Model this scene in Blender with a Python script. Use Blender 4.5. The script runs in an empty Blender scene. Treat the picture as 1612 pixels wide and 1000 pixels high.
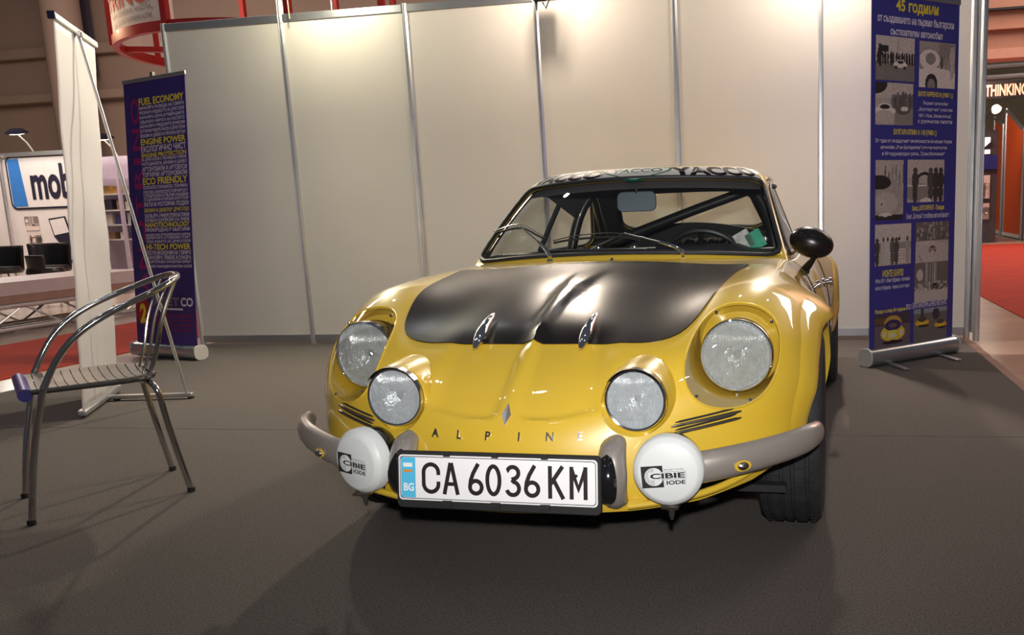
import bpy, bmesh, math, random
import numpy as np
from mathutils import Vector, Matrix
from mathutils.bvhtree import BVHTree
random.seed(7)
S = bpy.context.scene
COL = S.collection
PI = math.pi

# ------------------------------------------------------------------ camera
cd = bpy.data.cameras.new('camera'); cam = bpy.data.objects.new('camera', cd); COL.objects.link(cam)
F_PX = 1336.80
cd.sensor_width = 36.0; cd.lens = F_PX / 1612 * 36.0
cd.shift_x = -224.8 / 1612; cd.shift_y = 58.24 / 1612
cd.clip_start = 0.05; cd.clip_end = 200
A_ = Vector((0.98485, 0.169713, -0.035602)); B_ = Vector((0.006145, 0.171025, 0.985247)); C_ = Vector((-0.173299, 0.97054, -0.167391))
M = Matrix((A_, B_, -C_)).transposed().to_4x4(); M.translation = Vector((0, 0, 0.955)); cam.matrix_world = M
S.camera = cam
# ------------------------------------------------------------------ world, exposure
S.view_settings.view_transform = 'Standard'; S.view_settings.look = 'None'
S.view_settings.exposure = 0.0; S.view_settings.gamma = 1.0; S.view_settings.use_curve_mapping = False
wd = bpy.data.worlds.new('hall_air'); S.world = wd; wd.use_nodes = True
wd.node_tree.nodes['Background'].inputs[0].default_value = (0.78, 0.86, 1.0, 1)
wd.node_tree.nodes['Background'].inputs[1].default_value = 0.07
WALL_Y = 6.12; WALL_X0 = -4.83; PW = 0.99; WALL_H = 2.495

def lamp(name, kind, loc, power, color=(1, 1, 1), size=0.1, target=None, angle=None, blend=0.5, size_y=None):
    l = bpy.data.lights.new(name, kind); l.energy = power; l.color = color
    if kind == 'AREA':
        l.size = size
        if size_y: l.shape = 'RECTANGLE'; l.size_y = size_y
    else: l.shadow_soft_size = size
    if kind == 'SPOT' and angle: l.spot_size = angle; l.spot_blend = blend
    o = bpy.data.objects.new(name, l); COL.objects.link(o); o.location = loc
    if target is not None:
        o.rotation_euler = (Vector(target) - Vector(loc)).to_track_quat('-Z', 'Y').to_euler()
    return o
# camera flash beside the lens, hall ceiling lighting high above
lamp('flash_light', 'SPOT', (0.02, -0.05, 1.12), 255, (1, 0.97, 0.93), 0.03, target=(-0.72, 3.0, 1.30), angle=1.62, blend=1.0)
for x, y, z, p in ((-6, -2, 7.5, 38), (-2.5, -3, 8, 38), (1.5, -2, 7.5, 38), (5, 1, 8, 38), (-8, 3, 8, 38), (-3.5, 1.5, 8.5, 38), (.5, 2.2, 8.5, 38), (-5, 8.5, 8, 60), (-1, 9, 8, 60), (3.5, 8.5, 8, 60)):
    lamp('hall_lamp_light', 'POINT', (x, y, z), p, (0.95, 0.93, 1.0), 0.12)
lamp('hall_light', 'AREA', (-14, 14, 9.0), 1900, (1, 0.80, 0.68), 8.0, target=(-14, 18, 0))
lamp('hall_light', 'AREA', (8, 14, 9.0), 1500, (1, 0.80, 0.68), 6.0, target=(6, 18, 0))
SPOTS = [(-3.42, 5.66, 2.70), (-1.72, 5.66, 2.66), (0.12, 5.66, 2.66)]
for p, c_, w_ in zip(SPOTS, ((1, .95, .70), (1, .84, .68), (1, .86, .72)), (1.0, 1.05, 1.1)):
    lamp('spot_lamp_light', 'POINT', (p[0], p[1], p[2] - 0.03), 28 * w_, c_, 0.045)
    lamp('spot_lamp_beam', 'SPOT', (p[0], p[1] - .02, p[2] - 0.03), 175 * w_, c_, 0.05, target=(p[0], p[1] - 3.0, 0), angle=2.65, blend=0.7)

# ------------------------------------------------------------------ materials
MATS = {}
def mat(name, col, rough=0.5, metal=0.0, coat=0.0, var=0.0, vscale=8.0, bump=0.0, bscale=60.0, emit=None, estr=0.0, spec=None, coatr=0.03):
    if name in MATS: return MATS[name]
    m = bpy.data.materials.new(name); m.use_nodes = True; nt = m.node_tree
    b = nt.nodes['Principled BSDF']
    b.inputs['Base Color'].default_value = (*col, 1); b.inputs['Roughness'].default_value = rough
    b.inputs['Metallic'].default_value = metal; b.inputs['Coat Weight'].default_value = coat; b.inputs['Coat Roughness'].default_value = coatr
    if spec is not None: b.inputs['Specular IOR Level'].default_value = spec
    if emit: b.inputs['Emission Color'].default_value = (*emit, 1); b.inputs['Emission Strength'].default_value = estr
    tc = nt.nodes.new('ShaderNodeTexCoord')
    if var > 0:
        n = nt.nodes.new('ShaderNodeTexNoise'); n.inputs['Scale'].default_value = vscale; n.inputs['Detail'].default_value = 5
        nt.links.new(tc.outputs['Object'], n.inputs['Vector'])
        r = nt.nodes.new('ShaderNodeValToRGB')
        r.color_ramp.elements[0].position = 0.3; r.color_ramp.elements[1].position = 0.7
        r.color_ramp.elements[0].color = (*[c * (1 - var) for c in col], 1); r.color_ramp.elements[1].color = (*[min(1, c * (1 + var)) for c in col], 1)
        nt.links.new(n.outputs[0], r.inputs[0]); nt.links.new(r.outputs[0], b.inputs['Base Color'])
    if bump > 0:
        n2 = nt.nodes.new('ShaderNodeTexNoise'); n2.inputs['Scale'].default_value = bscale; n2.inputs['Detail'].default_value = 3
        nt.links.new(tc.outputs['Object'], n2.inputs['Vector'])
        bp = nt.nodes.new('ShaderNodeBump'); bp.inputs['Strength'].default_value = bump; bp.inputs['Distance'].default_value = 0.01
        nt.links.new(n2.outputs[0], bp.inputs['Height']); nt.links.new(bp.outputs[0], b.inputs['Normal'])
    MATS[name] = m; return m
def srgb(r, g, b):
    return tuple(((c / 255) / 12.92 if c / 255 <= 0.04045 else ((c / 255 + 0.055) / 1.055) ** 2.4) for c in (r, g, b))
def glass_mat(name, tint=(1, 1, 1), refl=0.10, rough=0.0, bump=None):
    m = bpy.data.materials.new(name); m.use_nodes = True; nt = m.node_tree; nt.nodes.clear()
    out = nt.nodes.new('ShaderNodeOutputMaterial'); mx = nt.nodes.new('ShaderNodeMixShader')
    tr = nt.nodes.new('ShaderNodeBsdfTransparent'); tr.inputs[0].default_value = (*tint, 1)
    gl = nt.nodes.new('ShaderNodeBsdfGlossy'); gl.inputs['Roughness'].default_value = rough
    fr = nt.nodes.new('ShaderNodeLayerWeight'); fr.inputs['Blend'].default_value = .5     # symmetric for both sides of a thin pane
    pw = nt.nodes.new('ShaderNodeMath'); pw.operation = 'POWER'; pw.inputs[1].default_value = 4.0
    sc = nt.nodes.new('ShaderNodeMath'); sc.operation = 'MULTIPLY'; sc.inputs[1].default_value = .8
    ad = nt.nodes.new('ShaderNodeMath'); ad.operation = 'ADD'; ad.inputs[1].default_value = refl + .04; ad.use_clamp = True
    nt.links.new(fr.outputs['Facing'], pw.inputs[0]); nt.links.new(pw.outputs[0], sc.inputs[0]); nt.links.new(sc.outputs[0], ad.inputs[0]); nt.links.new(ad.outputs[0], mx.inputs[0])
    nt.links.new(tr.outputs[0], mx.inputs[1]); nt.links.new(gl.outputs[0], mx.inputs[2]); nt.links.new(mx.outputs[0], out.inputs[0])
    if bump:
        tc = nt.nodes.new('ShaderNodeTexCoord'); wv = nt.nodes.new('ShaderNodeTexWave'); wv.wave_type = 'BANDS'; wv.bands_direction = 'X'
        wv.inputs['Scale'].default_value = bump; wv.inputs['Distortion'].default_value = 1.2
        bp = nt.nodes.new('ShaderNodeBump'); bp.inputs['Strength'].default_value = 0.8; bp.inputs['Distance'].default_value = 0.004
        nt.links.new(tc.outputs['Object'], wv.inputs['Vector']); nt.links.new(wv.outputs['Fac'], bp.inputs['Height'])
        nt.links.new(bp.outputs[0], gl.inputs['Normal']); nt.links.new(bp.outputs[0], fr.inputs['Normal'])
    MATS[name] = m; return m

YEL = mat('yellow_car_paint', (0.68, 0.45, 0.035), 0.35, 0, 1.0, var=0.03, vscale=3)
BLK = mat('satin_black_paint', (0.010, 0.008, 0.008), 0.27, 0, 0.0, var=0.15, vscale=5, spec=0.30)
RUB = mat('black_rubber', (0.016, 0.016, 0.018), 0.55, var=0.2, vscale=20)
TIRE = mat('tyre_rubber', (0.022, 0.024, 0.028), 0.7, var=0.25, vscale=25, bump=0.15, bscale=90)
CHR = mat('chrome', (0.82, 0.82, 0.84), 0.08, 1.0, var=0.02)
DCHR = mat('worn_chrome', (0.5, 0.47, 0.44), 0.22, 1.0, var=0.1)
SILV = mat('silver_grey_paint', (0.33, 0.295, 0.265), 0.34, 0.35, 0.35, var=0.06, coatr=0.15)
WPL = mat('white_plastic', (0.72, 0.74, 0.74), 0.42, var=0.03)
BPL = mat('gloss_black_plastic', (0.008, 0.008, 0.009), 0.12, 0, 0.5, var=0.1)
DBLK = mat('matt_black_trim', (0.014, 0.013, 0.014), 0.75, var=0.2)
GLASS = glass_mat('clear_glass', (0.93, 0.96, 0.94), 0.02)
PLEXI = glass_mat('clear_plexiglass', (0.96, 0.95, 0.92), 0.05)
LENS = glass_mat('ribbed_lens_glass', (0.93, 0.95, 0.97), 0.16, 0.12, bump=70)
def lens_mat(name, milk=.40):
    m = bpy.data.materials.new(name); m.use_nodes = True; nt = m.node_tree; nt.nodes.clear()
    out = nt.nodes.new('ShaderNodeOutputMaterial'); tc = nt.nodes.new('ShaderNodeTexCoord')
    wv = nt.nodes.new('ShaderNodeTexWave'); wv.bands_direction = 'X'; wv.inputs['Scale'].default_value = 85; wv.inputs['Distortion'].default_value = .6
    nz = nt.nodes.new('ShaderNodeTexNoise'); nz.inputs['Scale'].default_value = 34; nz.inputs['Detail'].default_value = 3
    nt.links.new(tc.outputs['Object'], wv.inputs['Vector']); nt.links.new(tc.outputs['Object'], nz.inputs['Vector'])
    bp = nt.nodes.new('ShaderNodeBump'); bp.inputs['Strength'].default_value = .7; bp.inputs['Distance'].default_value = .002
    nt.links.new(wv.outputs['Fac'], bp.inputs['Height'])
    pr = nt.nodes.new('ShaderNodeBsdfPrincipled'); pr.inputs['Roughness'].default_value = .12; pr.inputs['Base Color'].default_value = (.50, .53, .55, 1); pr.inputs['Metallic'].default_value = .1
    nt.links.new(bp.outputs[0], pr.inputs['Normal'])
    tr = nt.nodes.new('ShaderNodeBsdfTransparent'); tr.inputs[0].default_value = (.95, .97, .98, 1); mx = nt.nodes.new('ShaderNodeMixShader')
    mr = nt.nodes.new('ShaderNodeMapRange'); mr.inputs['From Min'].default_value = .35; mr.inputs['From Max'].default_value = .65; mr.inputs['To Min'].default_value = milk - .22; mr.inputs['To Max'].default_value = milk + .25
    ml = nt.nodes.new('ShaderNodeMath'); ml.operation = 'MULTIPLY_ADD'; ml.inputs[1].default_value = .35
    nt.links.new(nz.outputs[0], mr.inputs['Value']); nt.links.new(wv.outputs['Fac'], ml.inputs[0]); nt.links.new(mr.outputs[0], ml.inputs[2])
    nt.links.new(ml.outputs[0], mx.inputs[0]); nt.links.new(tr.outputs[0], mx.inputs[1]); nt.links.new(pr.outputs[0], mx.inputs[2]); nt.links.new(mx.outputs[0], out.inputs[0])
    MATS[name] = m; return m
LENS = lens_mat('moulded_lens_glass')
REFL = mat('lamp_reflector', (0.80, 0.83, 0.86), 0.32, 0.55, var=0.02, bump=1.0, bscale=45)
ALU = mat('aluminium', (0.62, 0.62, 0.63), 0.33, 0.9, var=0.05)
GALU = mat('grey_aluminium', (0.42, 0.42, 0.44), 0.35, 0.8, var=0.05)

# ------------------------------------------------------------------ mesh helpers
def link(name, me, m=None, parent=None, smooth=True, autosmooth=None):
    o = bpy.data.objects.new(name, me); COL.objects.link(o)
    if m: me.materials.clear(); me.materials.append(m)
    if parent: o.parent = parent
    if smooth:
        for p in me.polygons: p.use_smooth = True
        if autosmooth is not None:
            try: me.set_sharp_from_angle(angle=autosmooth)
            except Exception: pass
    return o
class MB:
    def __init__(s): s.v = []; s.f = []
    def add(s, vs, fs):
        n = len(s.v); s.v += [tuple(v) for v in vs]; s.f += [tuple(i + n for i in f) for f in fs]; return s
    def box(s, c, d, rot=None):
        c = Vector(c); vs = []
        for z in (-1, 1):
            for y in (-1, 1):
                for x in (-1, 1):
                    p = Vector((x * d[0] / 2, y * d[1] / 2, z * d[2] / 2))
                    if rot is not None: p = rot @ p
                    vs.append(c + p)
        return s.add(vs, [(0, 2, 3, 1), (4, 5, 7, 6), (0, 1, 5, 4), (2, 6, 7, 3), (0, 4, 6, 2), (1, 3, 7, 5)])
    def beam(s, a, b, w, h, up=(0, 0, 1)):
        a, b = Vector(a), Vector(b); d = (b - a); L = d.length; d.normalize()
        u = Vector(up); x = d.cross(u)
        if x.length < 1e-4: x = d.cross(Vector((0, 1, 0)))
        x.normalize(); u = x.cross(d)
        r = Matrix((x, d, u)).transposed()
        return s.box((a + b) / 2, (w, L, h), r)
    def tube(s, pts, r, seg=12, closed=False, cap=True, flat=None, up=None):
        pts = [Vector(p) for p in pts]; n = len(pts); rs = r if hasattr(r, '__len__') else [r] * n
        base = len(s.v); ref = None; vs = []; fs = []
        for i, p in enumerate(pts):
            if closed: t = pts[(i + 1) % n] - pts[i - 1]
            else: t = pts[min(i + 1, n - 1)] - pts[max(i - 1, 0)]
            t.normalize()
            if up is not None:
                ref = Vector(up); ref = (ref - t * ref.dot(t)).normalized()
            elif ref is None:
                ref = t.orthogonal().normalized()
            else: ref = (ref - t * ref.dot(t)).normalized()
            q = t.cross(ref)
            for k in range(seg):
                a = 2 * PI * k / seg
                if flat: vs.append(p + ref * math.cos(a) * rs[i] * flat[0] + q * math.sin(a) * rs[i] * flat[1])
                else: vs.append(p + (ref * math.cos(a) + q * math.sin(a)) * rs[i])
        m = n if closed else n - 1
        for i in range(m):
            j = (i + 1) % n
            for k in range(seg):
                k2 = (k + 1) % seg; fs.append((i * seg + k, i * seg + k2, j * seg + k2, j * seg + k))
        if cap and not closed:
            fs.append(tuple(range(seg))[::-1]); fs.append(tuple((n - 1) * seg + k for k in range(seg)))
        return s.add(vs, fs)
    def lathe(s, prof, c=(0, 0, 0), axis=(0, 0, 1), seg=40, closed=False, ang=(0, 2 * PI), sx=1.0, sy=1.0, up=None, cap=True):
        ax = Vector(axis).normalized(); r0 = (Vector(up) - ax * ax.dot(Vector(up))).normalized() if up is not None else ax.orthogonal().normalized()
        q = ax.cross(r0); c = Vector(c); full = abs(ang[1] - ang[0] - 2 * PI) < 1e-6
        n = seg if full else seg + 1; vs = []; fs = []
        for (r, h) in prof:
            for k in range(n):
                a = ang[0] + (ang[1] - ang[0]) * k / seg
                vs.append(c + ax * h + (r0 * math.cos(a) * sx + q * math.sin(a) * sy) * r)
        P = len(prof)
        for i in range(P if closed else P - 1):
            j = (i + 1) % P
            for k in range(seg):
                k2 = (k + 1) % n; fs.append((i * n + k, i * n + k2, j * n + k2, j * n + k))
        if full and not closed and cap:
            if prof[0][0] > 1e-5: fs.append(tuple(range(n))[::-1])
            if prof[-1][0] > 1e-5: fs.append(tuple((P - 1) * n + k for k in range(n)))
        return s.add(vs, fs)
    def prism(s, poly, a, b, plane='xz'):
        n = len(poly)
        def P(p, t):
            if plane == 'xz': return (p[0], t, p[1])
            if plane == 'xy': return (p[0], p[1], t)
            return (t, p[0], p[1])
        vs = [P(p, a) for p in poly] + [P(p, b) for p in poly]
        fs = [tuple(range(n))[::-1], tuple(range(n, 2 * n))] + [(i, (i + 1) % n, n + (i + 1) % n, n + i) for i in range(n)]
        return s.add(vs, fs)
    def mesh(s, name, fixn=True, merge=0.0):
        me = bpy.data.meshes.new(name); me.from_pydata(s.v, [], s.f); me.validate()
        if fixn or merge:
            bm = bmesh.new(); bm.from_mesh(me)
            if merge: bmesh.ops.remove_doubles(bm, verts=bm.verts, dist=merge)
            if fixn: bmesh.ops.recalc_face_normals(bm, faces=bm.faces)
            bm.to_mesh(me); bm.free()
        return me
    def obj(s, name, m, parent=None, smooth=True, auto=0.6, bevel=0, merge=0.0, loc=None):
        me = s.mesh(name, merge=merge)
        o = link(name, me, m, parent, smooth, auto if smooth else None)
        if bevel:
            b = o.modifiers.new('bevel', 'BEVEL'); b.width = bevel; b.segments = 2; b.limit_method = 'ANGLE'; b.angle_limit = 0.6
        if loc: o.location = loc
        return o
def thing(name, label, cat, loc=(0, 0, 0), rz=0, group=None):
    o = bpy.data.objects.new(name, None); COL.objects.link(o); o.location = loc; o.rotation_euler = (0, 0, rz)
    o.empty_display_size = 0.1
    tag(o, label, cat, group); return o
def tag(o, label=None, cat=None, group=None, kind=None):
    if label: o['label'] = label
    if cat: o['category'] = cat
    if group: o['group'] = group
    if kind: o['kind'] = kind
    return o
def evaluate(o):
    dg = bpy.context.evaluated_depsgraph_get(); dg.update()
    me = bpy.data.meshes.new_from_object(o.evaluated_get(dg))
    return me
def apply_mods(o):
    me = evaluate(o); o.modifiers.clear(); o.data = me; return o
def cut(o, cutters):
    for mb in cutters:
        c = bpy.data.objects.new('cutter', mb.mesh('cutter')); COL.objects.link(c)
        m = o.modifiers.new('b', 'BOOLEAN'); m.operation = 'DIFFERENCE'; m.solver = 'EXACT'; m.object = c
        me = evaluate(o); o.modifiers.clear(); o.data = me
        bpy.data.objects.remove(c)
    return o
def spl(pts, n, per=None):
    """natural cubic spline through pts (list of tuples), n samples evenly in arc length"""
    P = np.array(pts, float); d = np.r_[0, np.cumsum(np.linalg.norm(np.diff(P, axis=0), axis=1) ** 0.8)]
    fine = np.linspace(0, d[-1], 400); Q = ncub(d, P, fine)
    s = np.r_[0, np.cumsum(np.linalg.norm(np.diff(Q, axis=0), axis=1))]
    t = np.linspace(0, s[-1], n) if per is None else np.array(per) * s[-1]
    return np.stack([np.interp(t, s, Q[:, k]) for k in range(P.shape[1])], 1)
def ncub(x, y, t):
    n = len(x); h = np.diff(x); A = np.zeros((n, n)); B = np.zeros((n,) + y.shape[1:])
    A[0, 0] = A[-1, -1] = 1
    for i in range(1, n - 1):
        A[i, i - 1] = h[i - 1]; A[i, i] = 2 * (h[i - 1] + h[i]); A[i, i + 1] = h[i]
        B[i] = 6 * ((y[i + 1] - y[i]) / h[i] - (y[i] - y[i - 1]) / h[i - 1])
    Mm = np.linalg.solve(A, B); idx = np.clip(np.searchsorted(x, t) - 1, 0, n - 2)
    a = (x[idx + 1] - t) / h[idx]; b = (t - x[idx]) / h[idx]
    if y.ndim == 2: a, b, hh = a[:, None], b[:, None], h[idx][:, None]
    else: hh = h[idx]
    return a * y[idx] + b * y[idx + 1] + ((a ** 3 - a) * Mm[idx] + (b ** 3 - b) * Mm[idx + 1]) * hh ** 2 / 6
def sst(x, a, b):
    t = np.clip((x - a) / (b - a), 0, 1); return t * t * (3 - 2 * t)
# text ------------------------------------------------------------
def text_mesh(s, bold=0.0, shear=0.0, space=1.0, sub=0, extr=0.0):
    c = bpy.data.curves.new('t', 'FONT'); c.body = s; c.size = 1; c.offset = bold; c.shear = shear; c.space_character = space
    c.extrude = extr; c.resolution_u = 4; c.align_x = 'LEFT'
    o = bpy.data.objects.new('t', c); COL.objects.link(o); me = evaluate(o); bpy.data.objects.remove(o)
    if sub:
        bm = bmesh.new(); bm.from_mesh(me); bmesh.ops.triangulate(bm, faces=bm.faces)
        for _ in range(sub): bmesh.ops.subdivide_edges(bm, edges=[e for e in bm.edges if e.calc_length() > 0.12], cuts=1)
        bm.to_mesh(me); bm.free()
    return me
def fit_text(s, x0, x1, z0, z1, bold=0.0, shear=0.0, sub=0, space=1.0, keep=False):
    """text vertices scaled to fill the box x0..x1, z0..z1; returns (verts2d, faces)"""
    me = text_mesh(s, bold, shear, space, sub)
    V = np.array([v.co[:2] for v in me.vertices]); Fc = [tuple(p.vertices) for p in me.polygons]
    bpy.data.meshes.remove(me)
    if len(V) == 0: return V, Fc
    mn, mx = V.min(0), V.max(0)
    h = (mx[1] - mn[1]) or 1
    sz = (z1 - z0) / h; sx = (x1 - x0) / (mx[0] - mn[0])
    if keep: sx = min(sx, sz)
    X = x0 + (V[:, 0] - mn[0]) * sx; Z = z0 + (V[:, 1] - mn[1]) * sz
    if keep: X += ((x1 - x0) - (mx[0] - mn[0]) * sx) / 2
    return np.stack([X, Z], 1), Fc
def flat_text(mb, s, x0, x1, z0, z1, y=0.0, **k):
    V, Fc = fit_text(s, x0, x1, z0, z1, **k)
    mb.add([(v[0], y, v[1]) for v in V], Fc); return mb
def emboss(V2, Fc, fn, t):
    """2d mesh -> solid draped with fn(x, z, offset)"""
    n = len(V2); vs = [fn(x, z, t) for x, z in V2]
    return vs, Fc
def poly_round(w, h, r, n=6, cx=0, cz=0):
    out = []
    for (sx, sz, a0) in ((1, 1, 0), (-1, 1, PI / 2), (-1, -1, PI), (1, -1, 1.5 * PI)):
        for i in range(n + 1):
            a = a0 + PI / 2 * i / n
            out.append((cx + sx * (w / 2 - r) + r * math.cos(a), cz + sz * (h / 2 - r) + r * math.sin(a)))
    return out

# ================================================================== THE CAR
PSI = 0.046878
car = thing('sports_car', 'yellow classic rally sports car with matt black front lid and Bulgarian number plate', 'car', (-0.72025, 1.88323, 0), -PSI)
rows = [
 [(0,.07,.185),(.3,.11,.185),(.5,.20,.185),(.60,.29,.185),(.64,.37,.185)],
 [(0,.02,.235),(.3,.055,.24),(.46,.12,.25),(.58,.215,.27),(.655,.32,.26),(.675,.42,.185)],
 [(0,.0,.33),(.3,.05,.33),(.44,.11,.335),(.56,.185,.34),(.65,.27,.345),(.69,.345,.33),(.705,.43,.27),(.70,.50,.185)],
 [(0,.02,.43),(.19,.04,.428),(.3,.07,.427),(.42,.12,.43),(.54,.187,.44),(.635,.265,.435),(.695,.35,.425),(.728,.46,.36),(.725,.53,.27),(.70,.58,.185)],
 [(0,.08,.51),(.15,.085,.51),(.3,.105,.505),(.42,.145,.51),(.53,.195,.515),(.62,.265,.515),(.69,.35,.505),(.735,.45,.45),(.745,.56,.35),(.70,.66,.185)],
 [(0,.19,.59),(.15,.19,.59),(.3,.195,.585),(.42,.215,.595),(.53,.255,.605),(.615,.31,.60),(.685,.39,.58),(.738,.49,.51),(.755,.64,.38),(.70,.75,.185)],
 [(0,.33,.655),(.15,.33,.655),(.3,.33,.646),(.40,.335,.655),(.52,.355,.678),(.60,.385,.672),(.68,.45,.635),(.742,.54,.56),(.763,.70,.41),(.70,.85,.185)],
 [(0,.50,.705),(.15,.5,.703),(.3,.5,.693),(.41,.5,.71),(.51,.5,.735),(.60,.51,.728),(.685,.55,.682),(.75,.61,.60),(.768,.76,.43),(.70,.94,.185)],
 [(0,.69,.742),(.15,.69,.740),(.3,.69,.730),(.42,.69,.742),(.52,.69,.758),(.61,.69,.748),(.695,.69,.708),(.755,.70,.65),(.768,.80,.46),(.70,1.02,.185)],
 [(0,.88,.768),(.3,.88,.756),(.44,.88,.762),(.53,.88,.768),(.61,.88,.755),(.68,.88,.705),(.73,.88,.62),(.752,.92,.45),(.70,1.09,.185)],
 [(0,1.05,.786),(.3,1.05,.779),(.46,1.05,.772),(.56,1.05,.768),(.64,1.05,.742),(.695,1.05,.68),(.728,1.05,.58),(.742,1.05,.42),(.70,1.16,.18)],
 [(0,1.22,.792),(.3,1.22,.787),(.48,1.22,.778),(.58,1.22,.770),(.645,1.22,.742),(.69,1.22,.68),(.722,1.22,.58),(.735,1.22,.42),(.70,1.25,.18)],
 [(0,1.5,.785),(.3,1.5,.782),(.5,1.5,.775),(.59,1.5,.765),(.648,1.5,.738),(.69,1.5,.67),(.722,1.5,.56),(.732,1.5,.40),(.70,1.5,.17)],
 [(0,1.9,.78),(.3,1.9,.778),(.5,1.9,.772),(.595,1.9,.762),(.65,1.9,.735),(.692,1.9,.66),(.722,1.9,.55),(.732,1.9,.40),(.70,1.9,.17)],
 [(0,2.3,.78),(.3,2.3,.778),(.5,2.3,.773),(.60,2.3,.765),(.665,2.3,.74),(.71,2.3,.67),(.738,2.3,.56),(.745,2.3,.40),(.70,2.3,.18)],
 [(0,2.6,.79),(.3,2.6,.788),(.5,2.6,.78),(.62,2.6,.765),(.70,2.6,.72),(.748,2.6,.63),(.768,2.6,.52),(.77,2.6,.38),(.70,2.6,.19)],
 [(0,2.85,.795),(.3,2.85,.79),(.5,2.85,.78),(.63,2.85,.755),(.71,2.85,.70),(.76,2.85,.60),(.778,2.85,.50),(.775,2.85,.38),(.70,2.85,.2)],
 [(0,3.12,.785),(.3,3.12,.778),(.5,3.12,.765),(.62,3.12,.73),(.69,3.12,.67),(.735,3.12,.57),(.748,3.12,.47),(.74,3.12,.36),(.68,3.12,.22)],
 [(0,3.38,.735),(.3,3.38,.725),(.47,3.38,.71),(.58,3.38,.67),(.65,3.38,.61),(.69,3.38,.53),(.70,3.38,.44),(.69,3.38,.35),(.64,3.38,.24)],
 [(0,3.54,.64),(.3,3.54,.63),(.43,3.54,.61),(.53,3.54,.57),(.595,3.54,.52),(.63,3.54,.46),(.64,3.54,.41),(.63,3.54,.35),(.59,3.54,.27)],
 [(0,3.585,.52),(.25,3.58,.515),(.38,3.57,.50),(.48,3.565,.475),(.54,3.56,.45),(.57,3.56,.42),(.58,3.56,.39),(.57,3.56,.35),(.54,3.55,.30)],
 [(0,3.56,.36),(.2,3.56,.357),(.3,3.55,.352),(.38,3.545,.345),(.44,3.54,.34),(.47,3.54,.335),(.48,3.54,.33),(.47,3.54,.325),(.45,3.53,.31)],
]
NU = 96
US = np.linspace(0, 1, NU + 1)
CR = []
for r in rows:
    # mirror first two points across the centre so the curve crosses x=0 flat
    rr = [(-p[0], p[1], p[2]) for p in r[1:][::-1]] + list(r)
    q = spl(rr, 2 * NU + 1); CR.append(q[NU:])
CR = np.array(CR)                                   # rows x (NU+1) x 3
dv = np.r_[0, np.cumsum(np.linalg.norm(np.diff(CR[:, NU // 3], axis=0), axis=1) ** 0.7 + 0.04)]
sub = [10] * 8 + [8] * 3 + [7] * 10
tv = np.concatenate([np.linspace(dv[i], dv[i + 1], sub[i], endpoint=False) for i in range(len(rows) - 1)] + [[dv[-1]]])
G = ncub(dv, CR, tv) if False else np.stack([ncub(dv, CR[:, k], tv) for k in range(NU + 1)], 1)
X, Y, Z = G[..., 0], G[..., 1], G[..., 2]
# soft recessed pans either side of the nose spine, and the raised spine of the lid
ax = np.abs(X)
pan = sst(ax, 0.012 + 0.0, 0.030) * (1 - sst(ax, .20, .27)) * sst(Z, .462 + .0 * ax, .476) * (1 - sst(Z, .60, .66)) * (Y < 0.45)
rx = np.clip((0.61 - Z) / 0.15, 0, 1); innr = 0.008 + 0.014 * rx
pa = np.clip((ax - innr) / .034, 0, 1); pb = np.clip((Z - .462 - .02 * sst(ax, .10, .26)) / .030, 0, 1)
pc = 1 - np.sqrt((1 - pa) ** 2 + (1 - pb) ** 2)
pan = sst(pc, 0, .42) * (1 - sst(ax, .185, .25)) * (1 - sst(Z, .61, .66)) * (Y < 0.45)
sw = 0.010 + 0.075 * np.clip(Y - .24, 0, 1)
spine = (1 - sst(ax, sw * .55, sw * 1.15)) * sst(Y, .16, .34) * (1 - sst(Y, .62, .92))
Z = Z - pan * 0.0065 + spine * 0.010; Y = Y + pan * 0.006
G = np.stack([X, Y, Z], -1)
nv = len(tv)
verts = []; idx = {}
for i in range(nv):
    for k in range(-NU, NU + 1):
        p = G[i, abs(k)]; idx[i, k] = len(verts); verts.append((math.copysign(p[0], k) if k else 0.0, p[1], p[2]))
faces = [(idx[i, k], idx[i, k + 1], idx[i + 1, k + 1], idx[i + 1, k]) for i in range(nv - 1) for k in range(-NU, NU)]
BVH = BVHTree.FromPolygons([Vector(v) for v in verts], faces)
def front_hit(x, z, off=0.0, y0=-1.0):
    h = BVH.ray_cast(Vector((x, y0, z)), Vector((0, 1, 0)))
    if h[0] is None:
        n = BVH.find_nearest(Vector((x, 0.1, z))); p, nn = n[0], n[1]
    else: p, nn = h[0], h[1]
    if nn.y > 0: nn = -nn
    return p + nn * off
def top_hit(x, y, off=0.0):
    h = BVH.ray_cast(Vector((x, y, 3)), Vector((0, 0, -1)))
    if h[0] is None: return Vector((x, y, 0.7))
    nn = h[1] if h[1].z > 0 else -h[1]
    return h[0] + nn * off
mb = MB(); mb.v = verts; mb.f = faces
body = mb.obj('body', YEL, car, auto=None)
# make normals face outwards
bm = bmesh.new(); bm.from_mesh(body.data)
tst = max(bm.faces, key=lambda f: f.calc_center_median().z)
if tst.normal.z < 0: bmesh.ops.reverse_faces(bm, faces=bm.faces)
bm.to_mesh(body.data); bm.free()

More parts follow.
